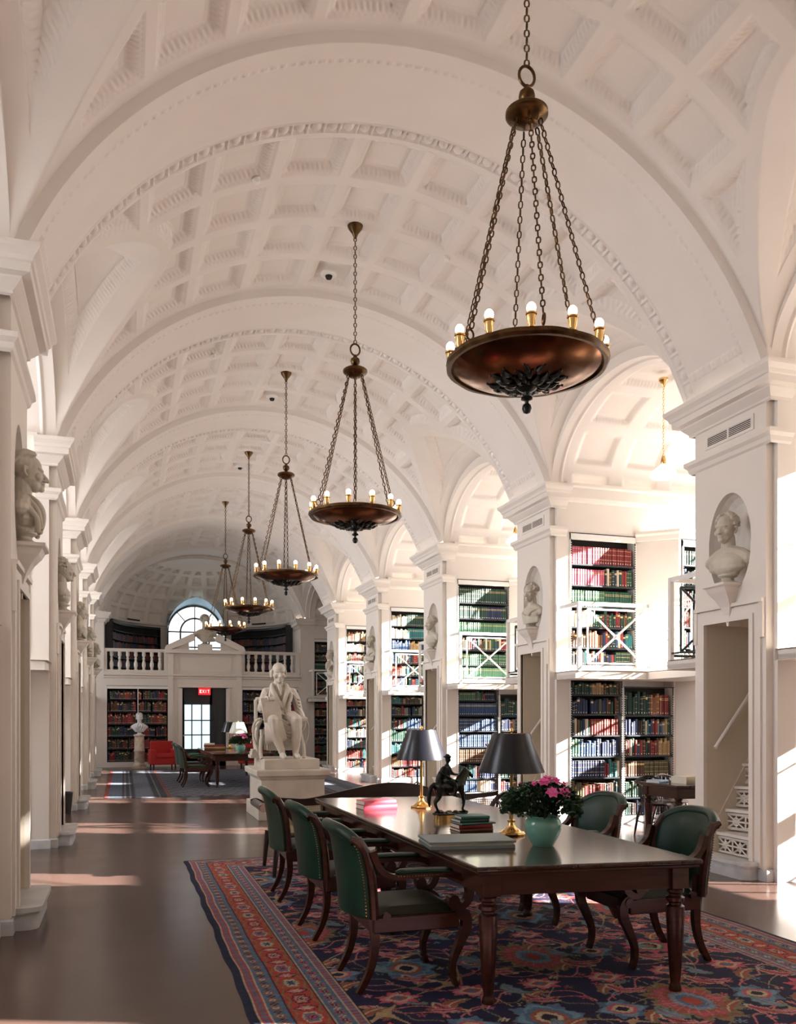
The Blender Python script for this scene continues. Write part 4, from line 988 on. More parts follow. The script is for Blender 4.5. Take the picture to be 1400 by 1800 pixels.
def bust_mesh(style, mm, voxel=.0065):
    B = Blob(); st = {'nude': 0, 'toga': 1, 'coat': 2}[style]
    tr = {0: .15, 1: .35, 2: .0}[st]
    head(B, (0, -.02, .50), 1.12, tr, 'curly' if st != 2 else 'wig', seed=st)
    B.cap((0, .01, .44), (0, .01, .30), .060, .070)
    B.path([(-.21, .02, .225), (-.12, .015, .275), (0, .01, .30), (.12, .015, .275), (.21, .02, .225)], [.055, .062, .07, .062, .055])
    B.el((0, .0, .20), (.20, .10, .115)); B.el((-.065, -.045, .205), (.085, .048, .060)); B.el((.065, -.045, .205), (.085, .048, .060)); B.el((0, -.035, .18), (.15, .062, .09))
    B.el((0, .01, .12), (.12, .075, .07))
    if st == 0: B.el((0, -.005, .155), (.205, .085, .05))
    if st == 1:
        for i in range(7): B.path([(-.20+.01*i, -.02, .25-.012*i), (-.08, -.105+.004*i, .20-.02*i), (.06, -.11, .15-.014*i), (.20, -.03, .14-.01*i)], .017)
        B.path([(.20, -.01, .27), (.12, -.09, .24), (.05, -.11, .16), (-.03, -.10, .09)], .022)
    if st == 2:
        for q in (-1, 1):
            B.path([(q*.05, -.04, .33), (q*.075, -.09, .28), (q*.06, -.125, .21), (q*.02, -.12, .13)], [.022, .026, .022, .014]); B.path([(q*.11, -.03, .30), (q*.13, -.09, .22), (q*.09, -.11, .12)], .02)
            B.path([(q*.20, -.01, .24), (q*.17, -.08, .17), (q*.11, -.09, .09)], .02)
        B.path([(0, -.09, .31), (.012, -.12, .26), (-.008, -.13, .20)], [.018, .022, .014])
    return B.bake('bust', mm, voxel, 1, .35)
m = MB(); SOC = [(0, 0), (.105, 0), (.105, .012), (.085, .022), (.06, .035), (.055, .055), (.07, .068), (.088, .075), (.088, .088), (.06, .095), (0, .095)]
def make_bust(style, mm, label, loc, rz, s=1.0, voxel=.0048, cache={}):
    key = (style, mm.name)
    if key not in cache:
        q = MB(); q.lathe(SOC, 28); cache[key] = (bust_mesh(style, mm, voxel), q.mesh('socle', mm, smooth=True))
    T = thing('bust', label, 'bust', loc, rz); T.scale = (s, s, s)
    link('figure', cache[key][0], T, (0, 0, .0)); link('socle', cache[key][1], T); return T
BL = ['classical marble bust with curly hair and bare chest in the nearest niche on the right', 'marble bust in a draped toga in the second niche on the right', 'marble bust in the third niche on the right, facing the hall', 'small marble bust in the fourth niche on the right', 'smallest marble bust in the farthest niche on the right']
for k in range(5): make_bust(['nude', 'toga', 'nude', 'toga', 'coat'][k], STATG, BL[k], (XR-.02, PY(k)+.58, 2.885), -PI/2+(.22 if k == 0 else .12), 1.07 if k == 0 else 1.0)
LL = ['greenish bust of a man in a coat in the nearest niche on the left', 'curly-haired marble bust in the second niche on the left', 'bust in the third niche on the left wall', 'bust in the fourth niche on the left wall', 'bust in the farthest niche on the left wall']
for k in range(5): make_bust(['coat', 'nude', 'toga', 'nude', 'toga'][k], STATG, LL[k], (mx(XR)+.03, PY(k)+.58, 2.885), PI/2+.1, 1.1 if k == 0 else 1.0)
make_bust('toga', STATG, 'stone bust between the halves of the broken pediment', (2.5, YE+.05, 3.92), 0, 1.45)
T = thing('column_pedestal', 'round veined marble column carrying a white bust before the end-wall bookcase', 'pedestal', (.45, 27.75, 0))
m = MB(); m.box(-.21, .21, -.21, .21, 0, .07); m.build('base', VEIN, T)
m = MB(); m.lathe([(0, .07), (.19, .07), (.19, .12), (.155, .15), (.15, .50), (.165, .52), (.165, .56), (.15, .58), (.145, .98), (.17, 1.0), (.17, 1.04), (0, 1.04)], 32); m.build('shaft', VEIN, T, smooth=True)
make_bust('coat', STATW, 'white plaster bust standing on the veined marble column', (.45, 27.75, 1.04), 0, 1.0)
# ================================================================== SEATED STATUE
PXC, PYC = 2.47, 13.66
T = thing('statue_pedestal', 'large pale grey marble pedestal under the seated statue', 'pedestal', (PXC, PYC, 0))
for nm, hx, hy, z0, z1 in (('plinth', .54, .68, 0, .22), ('die', .49, .62, .22, .64), ('upper_plinth', .43, .54, .76, .915)):
    m = MB(); m.box(-hx, hx, -hy, hy, z0, z1); o = m.build(nm, STAT, T)
    b = o.modifiers.new('b', 'BEVEL'); b.width = .008; b.segments = 2
m = MB(); m.sweep([(-.49, -.62), (.49, -.62), (.49, .62), (-.49, .62)], [(0, .60), (.02, .62), (.04, .655), (.07, .67), (.075, .74), (.07, .76), (-.3, .76)], closed=True); m.build('cap_moulding', STAT, T)
B = Blob(); k_ = 1.0
# coordinates: x right, y toward viewer negative, z from statue plinth top
P_ = lambda *a: a
hd = (-.02, -.06, 1.40); head(B, (hd[0], hd[1], 1.355), 1.40, 0.0, 'none', 3, bald=True)
B.cap((-.02, 0, 1.24), (-.01, .02, 1.12), .070, .085)
B.el((0, .02, .98), (.215, .145, .19)); B.el((0, .01, .80), (.20, .15, .20)); B.el((0, .04, .66), (.21, .17, .14))
B.cap((-.185, .02, 1.075), (.185, .02, 1.075), .075)
# coat collar and lapels
for q in (-1, 1):
    B.path([(q*.075-.01, .06, 1.21), (q*.12-.01, -.04, 1.17), (q*.11-.01, -.13, 1.07), (q*.05, -.17, .93), (.03+q*.01, -.17, .80)], [.028, .036, .042, .035, .02])
    B.path([(q*.15, -.08, 1.12), (q*.17, -.13, 1.0), (q*.12, -.155, .86), (q*.10, -.15, .72)], [.02, .03, .03, .025])
B.path([(-.02, -.09, 1.17), (-.01, -.13, 1.10), (0, -.15, 1.02)], [.035, .03, .02])
# left arm of the picture: bent, hand on top of the tablet
B.path([(-.215, .02, 1.07), (-.27, -.02, .93), (-.305, -.06, .79)], [.075, .070, .062]); B.path([(-.305, -.06, .785), (-.29, -.20, .86), (-.25, -.30, .965)], [.062, .054, .040])
B.path([(-.33, -.03, .82), (-.32, -.12, .77), (-.29, -.2, .82)], .026)
for i in range(4): B.path([(-.25+.028*i, -.31, .965), (-.245+.03*i, -.36, .975-.003*i), (-.24+.03*i, -.375, .93)], [.016, .0145, .012])
B.path([(-.27, -.29, .95), (-.30, -.33, .93), (-.285, -.36, .90)], [.018, .015, .012]); B.el((-.215, -.31, .955), (.06, .04, .026))
# other arm rests on the chair arm, hand toward the knee
B.path([(.215, .02, 1.07), (.285, .03, .93), (.325, .04, .78)], [.076, .071, .064]); B.path([(.325, .04, .77), (.345, -.10, .69), (.33, -.26, .655)], [.062, .054, .042])
B.el((.335, -.31, .645), (.05, .065, .03))
for i in range(4): B.path([(.31+.022*i, -.35, .645), (.31+.022*i, -.395, .635), (.31+.022*i, -.40, .60)], [.014, .013, .011])
B.path([(.30, -.30, .64), (.275, -.34, .625), (.275, -.36, .60)], [.016, .014, .011])
# legs
B.path([(-.12, .05, .62), (-.15, -.18, .64), (-.165, -.38, .60)], [.13, .125, .10]); B.path([(.13, .05, .62), (.17, -.18, .64), (.20, -.38, .60)], [.13, .125, .10])
B.path([(-.165, -.39, .60), (-.14, -.40, .40), (-.06, -.40, .20), (-.02, -.40, .07)], [.095, .085, .065, .045])
B.path([(.20, -.39, .60), (.21, -.40, .42), (.20, -.38, .22), (.19, -.38, .08)], [.095, .082, .066, .045])
for (x, y) in ((-.02, -.42), (.20, -.42)):
    B.path([(x, y+.06, .05), (x, y-.02, .055), (x+.005, y-.10, .035), (x+.005, y-.145, .025)], [.045, .048, .042, .028]); 
# robe falling over the left leg, between the legs and behind
for i in range(11):
    u = i/10; x = -.30+.30*u
    B.path([(-.26+.22*u, -.20-.12*math.sin(u*3), .64), (-.27+.25*u, -.36-.06*math.sin(u*3), .50), (-.27+.30*u, -.36-.07*math.sin(u*3.0), .32), (-.25+.26*u, -.30-.06*math.sin(u*3), .24+.06*u)], [.035, .030, .027, .022])
for i in range(7):
    u = i/6; B.path([(-.12, -.25-.01*i, .68-.015*i), (.02, -.30, .60-.05*i), (.10+.01*i, -.30, .56-.05*i), (.16, -.26, .66)], .020)
for i in range(8): B.path([(.0+.03*i, -.20, .50), (-.02+.03*i, -.22, .32), (-.02+.03*i, -.20, .20+.02*abs(i-4))], .028)
B.el((0, -.02, .46), (.24, .22, .16)); B.box(-.22, .22, -.10, .26, .12, .5)
# drapery over the side of the chair
for i in range(6): B.path([(-.30, .0+.04*i, .62), (-.37-.005*(i % 2), -.02+.05*i, .45), (-.37, -.03+.05*i, .22), (-.35, -.03+.05*i, .12)], .032)
for i in range(9): B.path([(-.16+.04*i, -.12, .90), (-.14+.036*i, -.155, .78), (-.13+.034*i, -.17, .70)], .012)
for q in (-1, 1):
    for i in range(4): B.path([(q*(.20+.02*i), -.065, 1.05-.06*i), (q*(.26+.015*i), -.085, .98-.06*i), (q*(.335), -.04, .95-.05*i)], .013)
sm = B.bake('figure', STAT, .0095, 1, .4)
S = thing('seated_statue', 'marble statue of a bald seated man in a coat holding up a tablet', 'statue', (PXC-.10, PYC+.04, .915)); S.scale = (.98, .98, .98)
link('figure', sm, S)
m = MB(); m.M = Matrix.Translation((-.19, -.35, .79)) @ Matrix.Rotation(-.12, 4, 'X') @ Matrix.Rotation(-.14, 4, 'Y'); m.box(-.145, .145, -.024, .024, -.20, .19); o = m.build('tablet', STAT, S); b = o.modifiers.new('b', 'BEVEL'); b.width = .006; b.segments = 2
m = MB()                                                     # klismos chair of the statue
for q in (-1, 1):
    m.tube(crv([(q*.30, -.20, .42), (q*.33, -.22, .28), (q*.35, -.28, .12), (q*.34, -.33, 0)], 5), lerp_list([.035, .032, .03, .028], 16), 8)
    m.tube(crv([(q*.30, .25, .42), (q*.32, .30, .25), (q*.33, .42, 0)], 5), .032, 8)
    m.tube(crv([(q*.34, -.20, .62), (q*.40, -.10, .60), (q*.42, .05, .50), (q*.40, .22, .42)], 5), .022, 8)
    m.tube(crv([(q*.38, -.26, .63), (q*.43, -.20, .55), (q*.445, -.16, .38), (q*.40, -.15, .22)], 5), .014, 8)
m.box(-.33, .33, -.24, .30, .38, .46); m.tube([(-.34, .30, .95), (0, .36, .97), (.34, .30, .95)], .04, 8)
m.tube([(-.34, .30, .44), (-.34, .32, .95)], .03, 8); m.tube([(.34, .30, .44), (.34, .32, .95)], .03, 8); m.build('chair', STAT, S, smooth=True)
m = MB(); m.box(-.47, -.30, -.05, .28, 0, .05); m.box(-.45, -.31, -.03, .26, .05, .10); m.box(-.44, -.32, -.03, .22, .10, .14); m.build('stacked_books', STAT, S)
# ================================================================== RUGS
def rug_pattern(x, y, W, L, seed=3):
    r = np.random.default_rng(seed)
    C = lambda h: np.array(h)
    navy = C((.016, .016, .042)); red = C((.30, .050, .035)); rose = C((.36, .075, .095)); blue = C((.070, .115, .18)); sky = C((.12, .20, .26)); cream = C((.38, .30, .20)); rust = C((.235, .070, .048)); dk = C((.02, .012, .022)); ol = C((.16, .13, .065)); pink = C((.42, .15, .17))
    col = np.broadcast_to(navy, x.shape+(3,)).copy()
    def put(mk, c, a=1.0): col[mk] = col[mk]*(1-a)+c*a
    d = np.minimum(np.minimum(x, W-x), np.minimum(y, L-y))           # distance to edge
    alongx = np.minimum(x, W-x) < np.minimum(y, L-y); s = np.where(alongx, y, x)
    # field: repeat of rosettes and palmettes with vines
    cw, ch = .86, 1.05
    row = np.floor(y/ch); xo = x-W/2+.43+np.where(row % 2 == 0, 0, cw/2); cx_ = (xo/cw-np.floor(xo/cw)-.5)*cw; cy_ = (y/ch-row-.5)*ch; ci = np.floor(xo/cw); par = (row+ci) % 3
    for ph, rad in ((0, .40), (.5, .36), (1.1, .30)):
        v = np.abs(np.sqrt((cx_*1.0)**2+(cy_*.9)**2)+.05*np.sin(np.arctan2(cy_, cx_)*6+ph*3)-rad); put(v < .006, C((.40, .12, .12)) if ph < 1 else ol)
    v = np.abs(np.sin(x*7.3+.9*np.sin(y*5.1))-np.sin(y*6.1+.9*np.sin(x*5.7))); put(v < .035, C((.30, .20, .11)))
    # small sprigs
    gx, gy = (x/.19-np.floor(x/.19)-.5)*.19, (y/.19-np.floor(y/.19)-.5)*.19; gi = (np.floor(x/.19)*7+np.floor(y/.19)*13) % 5
    rr = np.hypot(gx, gy); th = np.arctan2(gy, gx); fl = rr < .020+.012*np.cos(th*5)
    for i, c in enumerate((rose, cream, sky, rust, pink)): put(fl & (gi == i), c)
    put(rr < .007, dk)
    def rosette(px, py, R, cols, n=8, sharp=.22, asp=1.0):
        rr = np.hypot(px, py*asp); th = np.arctan2(py*asp, px)
        for i, c in enumerate(cols):
            Ri = R*(1-i/len(cols)*.92); k = n if i < 2 else max(4, n//2)
            sq = 1+sharp*np.cos(th*k)*(1 if i < 3 else .35)+.05*np.cos(th*k*3)
            put(rr < Ri*sq, c)
    m0, m1, m2 = par == 0, par == 1, par == 2
    keepc = col.copy()
    def masked(mk, fn):
        nonlocal col
        b = col.copy(); fn(); col[~mk] = b[~mk]
    masked(m0, lambda: rosette(cx_, cy_, .185, [dk, C((.42, .07, .11)), C((.36, .06, .09)), C((.08, .13, .09)), cream, dk, rust], 10, .16))
    masked(m1, lambda: rosette(cx_, cy_, .20, [dk, blue, sky, blue, rust, cream, dk], 8, .14, .8))
    def palm():
        rosette(cx_, cy_, .22, [ol, rust, rose, rust, sky, blue, red], 12, .10, .7)
        put((np.abs(np.sin(np.arctan2(cy_, cx_)*11)) < .15) & (np.hypot(cx_, cy_) < .23) & (np.hypot(cx_, cy_) > .07), pink)
    masked(m2, palm)
    cx2 = ((xo+cw/2)/cw-np.floor((xo+cw/2)/cw)-.5)*cw; 
    rosette(cx2, cy_, .150, [dk, blue, sky, rose, cream, dk], 6, .2)
    def leafs(per, off, ang, rx, ry, c1, c2, c3):
        u = ((x+off)/per-np.floor((x+off)/per)-.5)*per; v = ((y+off*1.7)/per-np.floor((y+off*1.7)/per)-.5)*per; ca, sa = math.cos(ang), math.sin(ang)
        p = u*ca+v*sa; q = -u*sa+v*ca+.35*p*p/rx*np.sign(ang); e = (p/rx)**2+(q/ry)**2*(1+.35*np.sin(p*90))
        put(e < 1, c1); put(e < .66, c2); put(np.abs(q) < .006*(e < .66), c3)
    leafs(.47, .11, .7, .13, .042, ol, rust, cream); leafs(.53, .31, -.9, .12, .040, cream, rose, dk); leafs(.61, .05, 1.9, .11, .045, C((.10, .16, .12)), sky, rust); leafs(.57, .43, -.2, .10, .036, rust, pink, dk)
    cy2 = ((y+ch/2)/ch-np.floor((y+ch/2)/ch)-.5)*ch; xo2 = x-W/2+.43; cx3 = (xo2/(cw/2)-np.floor(xo2/(cw/2))-.5)*(cw/2)
    rosette(cx3, cy2, .125, [dk, rose, pink, cream, red, blue], 7, .24, 1.2)
    # borders
    def band(a, b, c): put((d >= a) & (d < b), c)
    band(0, .045, C((.018, .020, .04)))
    band(.045, .055, cream); band(.055, .105, C((.26, .055, .06)))
    q = (s/.05) % 1; put((d > .062) & (d < .098) & (np.abs(q-.5)+np.abs(d-.08)/.04 < .45), blue); band(.105, .112, cream)
    band(.112, .205, blue)
    def motif(a, b, per, c1, c2, c3, n=5):
        u = ((s/per) % 1-.5)*per; v = d-(a+b)/2; rr = np.hypot(u, v); th = np.arctan2(v, u); w_ = (b-a)/2
        put(np.abs(v-.55*w_*np.sin(s/per*2*PI)) < .005, ol)
        put(rr < w_*(.62+.2*np.cos(th*n)), c1); put(rr < w_*.38, c2); put(rr < w_*.16, c3)
        u = (((s/per)+.5) % 1-.5)*per; rr = np.hypot(u, v); th = np.arctan2(v, u); put(rr < w_*(.40+.14*np.cos(th*4)), c3); put(rr < w_*.2, c1)
    motif(.112, .205, .13, rust, cream, dk); band(.205, .212, cream); band(.212, .220, dk)
    band(.220, .400, red); 
    per = .30; u = ((s/per) % 1-.5)*per; v = d-.31; id_ = np.floor(s/per) % 3
    put((np.abs(np.abs(v)-.072-.012*np.sin(s*30)) < .005), ol)
    for i, (c1, c2, c3) in enumerate(((cream, blue, rose), (dk, rose, cream), (ol, cream, blue))):
        e = (u/.085)**2+(v/.050)**2+.18*np.cos(np.arctan2(v, u)*8); mk = id_ == i
        put((e < 1) & mk, c1); put((e < .68) & mk, c2); put((e < .28) & mk, c3); put((e < .06) & mk, dk)
    u2 = (((s/per)+.5) % 1-.5)*per; e = (u2/.045)**2+(v/.060)**2+.2*np.cos(np.arctan2(v, u2)*6); put(e < 1, dk); put(e < .7, rose); put(e < .25, cream)
    band(.400, .408, dk); band(.408, .415, cream); band(.415, .505, blue); motif(.415, .505, .12, rose, dk, cream, 6)
    band(.505, .512, cream); band(.512, .562, C((.24, .06, .07))); q = (s/.045) % 1; put((d > .52) & (d < .555) & (np.abs(q-.5) < .22), C((.12, .15, .22))); band(.562, .570, cream); band(.570, .578, dk)
    nz = r.normal(0, .10, x.shape); strip = .06*np.sin(y*41)+.05*np.sin(y*97+x)
    return np.clip(col*(1+nz+strip)[..., None]*1.18+.003, .004, 1)
def make_rug(name, x0, x1, y0, y1, res, label, fn, wav=.006):
    nx, ny = int((x1-x0)/res), int((y1-y0)/res); x = np.linspace(0, x1-x0, nx); y = np.linspace(0, y1-y0, ny); X, Y = np.meshgrid(x, y)
    c = fn(X, Y, x1-x0, y1-y0)
    ex = np.clip(1-np.minimum(X, (x1-x0)-X)/.4, 0, 1); wv = wav*ex*(np.sin(Y*5)+.6*np.sin(Y*11+1))
    h = np.full_like(X, .012); h[0, :] = h[-1, :] = h[:, 0] = h[:, -1] = 0.001
    P = np.stack([X+wv, Y, h], -1); me = grid_mesh(name, P, WOOL, cols=c, flip=False)
    o = link(name, me, loc=(x0, y0, 0)); tag(o, label, 'rug'); return o
make_rug('oriental_rug', .615, 4.41, 2.4, 9.53, .0085, 'red and navy floral oriental rug under the long reading table', lambda X, Y, W, L: rug_pattern(X, Y, W, L))
def rug2(X, Y, W, L):
    r = np.random.default_rng(4); base = np.array((.060, .068, .088)); col = np.broadcast_to(base, X.shape+(3,)).copy()
    d = np.minimum(X, W-X)
    def put(m, c): col[m] = c
    v = np.sin(X*23+2*np.sin(Y*9))*np.sin(Y*27+2*np.sin(X*8)); put(v > .45, (.14, .14, .15)); put(v < -.55, (.022, .024, .040)); put(np.abs(v) < .03, (.16, .11, .10))
    put(d < .08, (.17, .045, .04)); put((d > .08) & (d < .34), (.085, .105, .14)); put((d > .34) & (d < .60), (.03, .032, .045)); put((d > .40) & (d < .42), (.14, .13, .13)); put((d > .50) & (d < .52), (.14, .13, .13))
    put((d > .60) & (d < .95), (.10, .11, .13)); put((d > .95) & (d < 1.2), (.028, .03, .042)); put((d > 1.04) & (d < 1.06), (.15, .14, .13))
    put((d > 1.2) & (d < 1.26), (.13, .05, .045))
    return np.clip(col*(1+r.normal(0, .12, X.shape)+.06*np.sin(X*80))[..., None], .004, 1)
make_rug('blue_rug', -.38, 5.2, 17.4, 26.2, .025, 'worn blue-grey striped-border rug in the far half of the hall', rug2)
# ================================================================== READING TABLES
LEGP = [(0, 0), (.030, 0), (.036, .02), (.030, .045), (.026, .06), (.032, .10), (.045, .30), (.052, .46), (.050, .49), (.036, .50), (.036, .51), (.050, .52), (.052, .54), (.036, .55), (.036, .56), (.048, .57), (.048, .585), (.040, .595), (0, .595)]
def reading_table(label, quad, legs, h=.76, loc=None):
    cx = sum(p[0] for p in quad)/4; cy = sum(p[1] for p in quad)/4
    T = thing('reading_table', label, 'table', (cx, cy, 0)); Q = [(x-cx, y-cy) for x, y in quad]
    def ins(d):
        c = Vector((0, 0)); out = []
        for x, y in Q: out.append((x-math.copysign(d, x), y-math.copysign(d, y)))
        return out
    m = MB(); m.prism(Q, 'z', h-.028, h); o = m.build('tabletop', MAHOGT, T); b = o.modifiers.new('b', 'BEVEL'); b.width = .010; b.segments = 3
    m = MB(); m.prism(ins(.012), 'z', h-.048, h-.028); o = m.build('edge_moulding', MAHOG, T); b = o.modifiers.new('b', 'BEVEL'); b.width = .008; b.segments = 2
    I = ins(.06); J = ins(.085)
    for i in range(4):
        a, b_ = I[i], I[(i+1) % 4]; c, d = J[(i+1) % 4], J[i]
        m = MB(); m.prism([a, b_, c, d], 'z', h-.165, h-.048); m.build('apron', MAHOG, T)
    lm = MB(); lm.lathe(LEGP, 24); lm.box(-.052, .052, -.052, .052, .595, h-.05); LM = lm.mesh('leg', MAHOG, smooth=True)
    for (x, y) in legs: link('leg', LM, T, (x-cx, y-cy, 0))
    return T
reading_table('long mahogany reading table in the foreground with lamps, flowers and books on top', [(1.775, 4.20), (3.085, 4.06), (3.175, 8.14), (1.79, 8.33)], [(1.87, 4.27), (2.97, 4.16), (3.0, 6.08), (1.88, 6.2), (3.06, 8.05), (1.89, 8.22)])
reading_table('long mahogany reading table in the far half of the hall, on the blue rug', [(1.86, 19.25), (3.25, 19.2), (3.25, 23.3), (1.86, 23.35)], [(1.97, 19.36), (3.13, 19.3), (3.13, 21.3), (1.97, 21.3), (3.13, 23.2), (1.97, 23.25)])
reading_table('small wooden table in the nearest right alcove with a thick pale book on it', [(6.20, 8.66), (7.25, 8.66), (7.25, 9.47), (6.20, 9.47)], [(6.30, 8.76), (7.15, 8.76), (7.15, 9.38), (6.30, 9.38)], .75)
# ================================================================== GREEN LEATHER ARMCHAIRS (front faces +x)
def leather_chair(label):
    T = thing('leather_armchair', label, 'armchair', (0, 0, 0), 0, 'green leather armchairs')
    bv = lambda o, w_=.006: setattr(o.modifiers.new('b', 'BEVEL'), 'width', w_)
    for s in (-1, 1):
        # sabre rear leg running up into the stile and top scroll
        cl = crv([(-.30, 0), (-.235, .12), (-.205, .26), (-.215, .42), (-.225, .55)], 5); th = lerp_list([.030, .038, .046, .054, .050], len(cl))
        y = s*.215; m = MB(); m.ribbon(cl, th, y-.018, y+.018); m.build('rear_leg', MAHOG, T)
        cl = crv([(.275, 0), (.255, .06), (.255, .14), (.295, .24), (.335, .33), (.33, .40), (.285, .44)], 5); th = lerp_list([.026, .028, .034, .046, .058, .060, .05], len(cl))
        y = s*.235; m = MB(); m.ribbon(cl, th, y-.020, y+.020); m.lathe([(0, y-.026), (.030, y-.026), (.030, y+.026), (0, y+.026)], 16, c=(.30, 0, .41), ax='y'); m.build('front_leg', MAHOG, T)
        # arm: sweeps down from the stile, forward, and scrolls over to the seat
        y = s*.262
        cl = crv([(-.235, .80), (-.20, .71), (-.13, .655), (-.04, .65), (.10, .655), (.22, .65), (.305, .62), (.345, .555), (.325, .485), (.27, .455), (.225, .48), (.235, .52)], 5)
        th = lerp_list([.04, .036, .032, .03, .032, .036, .042, .046, .044, .036, .030, .026], len(cl)); m = MB(); m.ribbon(cl, th, y-.022, y+.022); m.lathe([(0, y-.028), (.034, y-.028), (.034, y+.028), (0, y+.028)], 18, c=(.243, 0, .498), ax='y'); m.build('arm', MAHOG, T)
        B = MB(); n = 12
        for i in range(n+1): pass
        B.tube([(-.10+.34*i/n, y, .674-.004*(i/n)+.004*math.sin(PI*i/n)) for i in range(n+1)], [.012 if i in (0, n) else .030 for i in range(n+1)], 10, flat=.62); B.build('arm_pad', LEATH, T, smooth=True)
        m = MB(); m.box(-.22, .29, s*.235-.016, s*.235+.016, .335, .425); o = m.build('seat_rail', MAHOG, T); bv(o)
        m = MB(); m.lathe([(0, s*.26-.01), (.024, s*.26-.01), (.024, s*.26+.01), (0, s*.26+.01)], 14, c=(-.15, 0, .43), ax='y'); m.build('rosette', MAHOG, T)
    for x in (-.215, .285): m = MB(); m.box(x-.016, x+.016, -.22, .22, .335, .42); bv(m.build('seat_rail', MAHOG, T))
    # seat cushion
    n = 14; V = []; m = MB(); G = []
    for i in range(n+1):
        for j in range(n+1):
            u, v = i/n*2-1, j/n*2-1; e = (1-abs(u)**5)*(1-abs(v)**5); V.append((.035+.245*u, .222*v, .425+.060*e**.45))
    m.add(V, [(i*(n+1)+j, (i+1)*(n+1)+j, (i+1)*(n+1)+j+1, i*(n+1)+j+1) for i in range(n) for j in range(n)]); m.box(-.21, .28, -.222, .222, .40, .427); m.build('seat', SEATL, T, smooth=True)
    # barrel back, curved in plan, raked and rolled at the top
    nu, nv = 20, 16
    def bp(u, v, t):
        zz = .42+.50*v; hw = .228+.012*math.sin(min(v, 1)*PI*.5)-.02*max(0, v-.6)/.4; ang = u*0.75
        x0 = -.215-.065*v**1.6-(.025*max(0, v-.85)/.15 if v > .85 else 0)
        R = .30+t; x = x0-R*math.cos(ang)+.30*math.cos(.75); y = hw/.2045*R*math.sin(ang)
        zz -= .065*abs(u)**3*max(0, v-.4)/.6
        return (x, y, zz)
    m = MB(); V = []; 
    for t in (0.0, .050):
        for i in range(nu+1):
            for j in range(nv+1): V.append(bp(i/nu*2-1, j/nv, t-(.012 if t == 0 and 0 < i < nu and 0 < j < nv else 0)*math.sin(PI*j/nv)+.0))
    K = (nu+1)*(nv+1); Fs = []
    for i in range(nu):
        for j in range(nv):
            a = i*(nv+1)+j; Fs += [(a, a+1, a+nv+2, a+nv+1), (K+a, K+a+nv+1, K+a+nv+2, K+a+1)]
    for i in range(nu):
        for j in (0, nv): a = i*(nv+1)+j; Fs.append((a, a+nv+1, K+a+nv+1, K+a))
    for j in range(nv):
        for i in (0, nu): a = i*(nv+1)+j; Fs.append((a, a+1, K+a+1, K+a))
    m.add(V, Fs); o = m.build('backrest', LEATH, T, smooth=True); b = o.modifiers.new('b', 'BEVEL'); b.width = .012; b.segments = 3; b.limit_method = 'ANGLE'
    m = MB(); m.tube([bp(u/20*2-1, 1.0, .028) for u in range(21)], .034, 10); m.build('top_roll', LEATH, T, smooth=True)
    for s in (-1, 1):
        P = [Vector(bp(s*1.0, j/12, .022)) for j in range(13)]; P = [p+Vector((.012, s*.010, 0)) for p in P]; P.append(P[-1]+Vector((-.045, s*.012, .018)))
        m = MB(); m.tube(P, [.026]*12+[.030, .016], 8); m.build('stile', MAHOG, T, smooth=True)
        m = MB()
        for j in range(26): p = Vector(bp(s*.93, .04+.94*j/25, .052)); m.sph(p, .0045, 6)
        m.build('brass_nails', BRASS, T, smooth=True)
        m = MB()
        for j in range(20): m.sph((-.09+.32*j/19, s*.287, .655), .004, 6)
        m.build('arm_nails', BRASS, T, smooth=True)
    return T
ch = leather_chair('green leather armchair nearest the camera on the left side of the long table')
specs = [((1.545, 4.87), 0, None), ((1.54, 6.08), 0, 'green leather armchair, middle of the three left of the long table'), ((1.54, 7.38), 0, 'green leather armchair, farthest of the three left of the long table'),
         ((3.235, 4.84), PI, 'green leather armchair nearest the camera on the right side of the long table'), ((3.30, 6.0), PI, 'green leather armchair behind the flowers on the right of the long table'),
         ((1.53, 19.85), 0, 'green leather armchair at the near left of the far table'), ((1.53, 21.3), 0, 'green leather armchair behind another at the far table')]
for i, ((x, y), a, l) in enumerate(specs):
    c = ch if i == 0 else dup(ch, label=l); c.location = (x, y, 0.012); c.rotation_euler = (0, 0, a+[0, .03, -.04, .0, .06, 0, .05][i]); c.scale = (1.0, 1.08, 1.0)
# ================================================================== CANE SETTEE
T = thing('cane_settee', 'dark wooden settee with caned back and scrolled ends, beyond the end of the long table', 'settee', (2.72, 8.66, 0))
w2 = 1.33
m = MB()
crest = [(-w2, .73), (-1.05, .705), (-.85, .70), (-.5, .765), (-.15, .83), (.1, .845), (.35, .82), (.65, .74), (.95, .70), (w2-.1, .71), (w2, .73)]
top = crv([(x, z) for x, z in crest], 6); poly = [(p.x, p.y) for p in top]+[(p.x, p.y-(.05+.13*max(0, 1-abs(p.x)/1.1))) for p in reversed(top)]
m.prism(poly, 'y', .30, .34); m.build('crest_rail', EBON, T)
m = MB(); m.box(-w2+.05, w2-.05, .30, .34, .36, .42); m.box(-w2+.05, w2-.05, -.34, .34, .34, .40); m.build('seat_rail', EBON, T)
m = MB()
i = -w2+.07
while i < w2-.05: m.box(i-.003, i+.003, .318, .322, .42, .64); i += .022
z = .43
while z < .64: m.box(-w2+.06, w2-.06, .316, .324, z-.003, z+.003); z += .022
m.build('cane_back', CANE, T)
m = MB(); m.box(-w2+.05, w2-.05, -.32, .30, .40, .425); m.build('cane_seat', CANE, T)
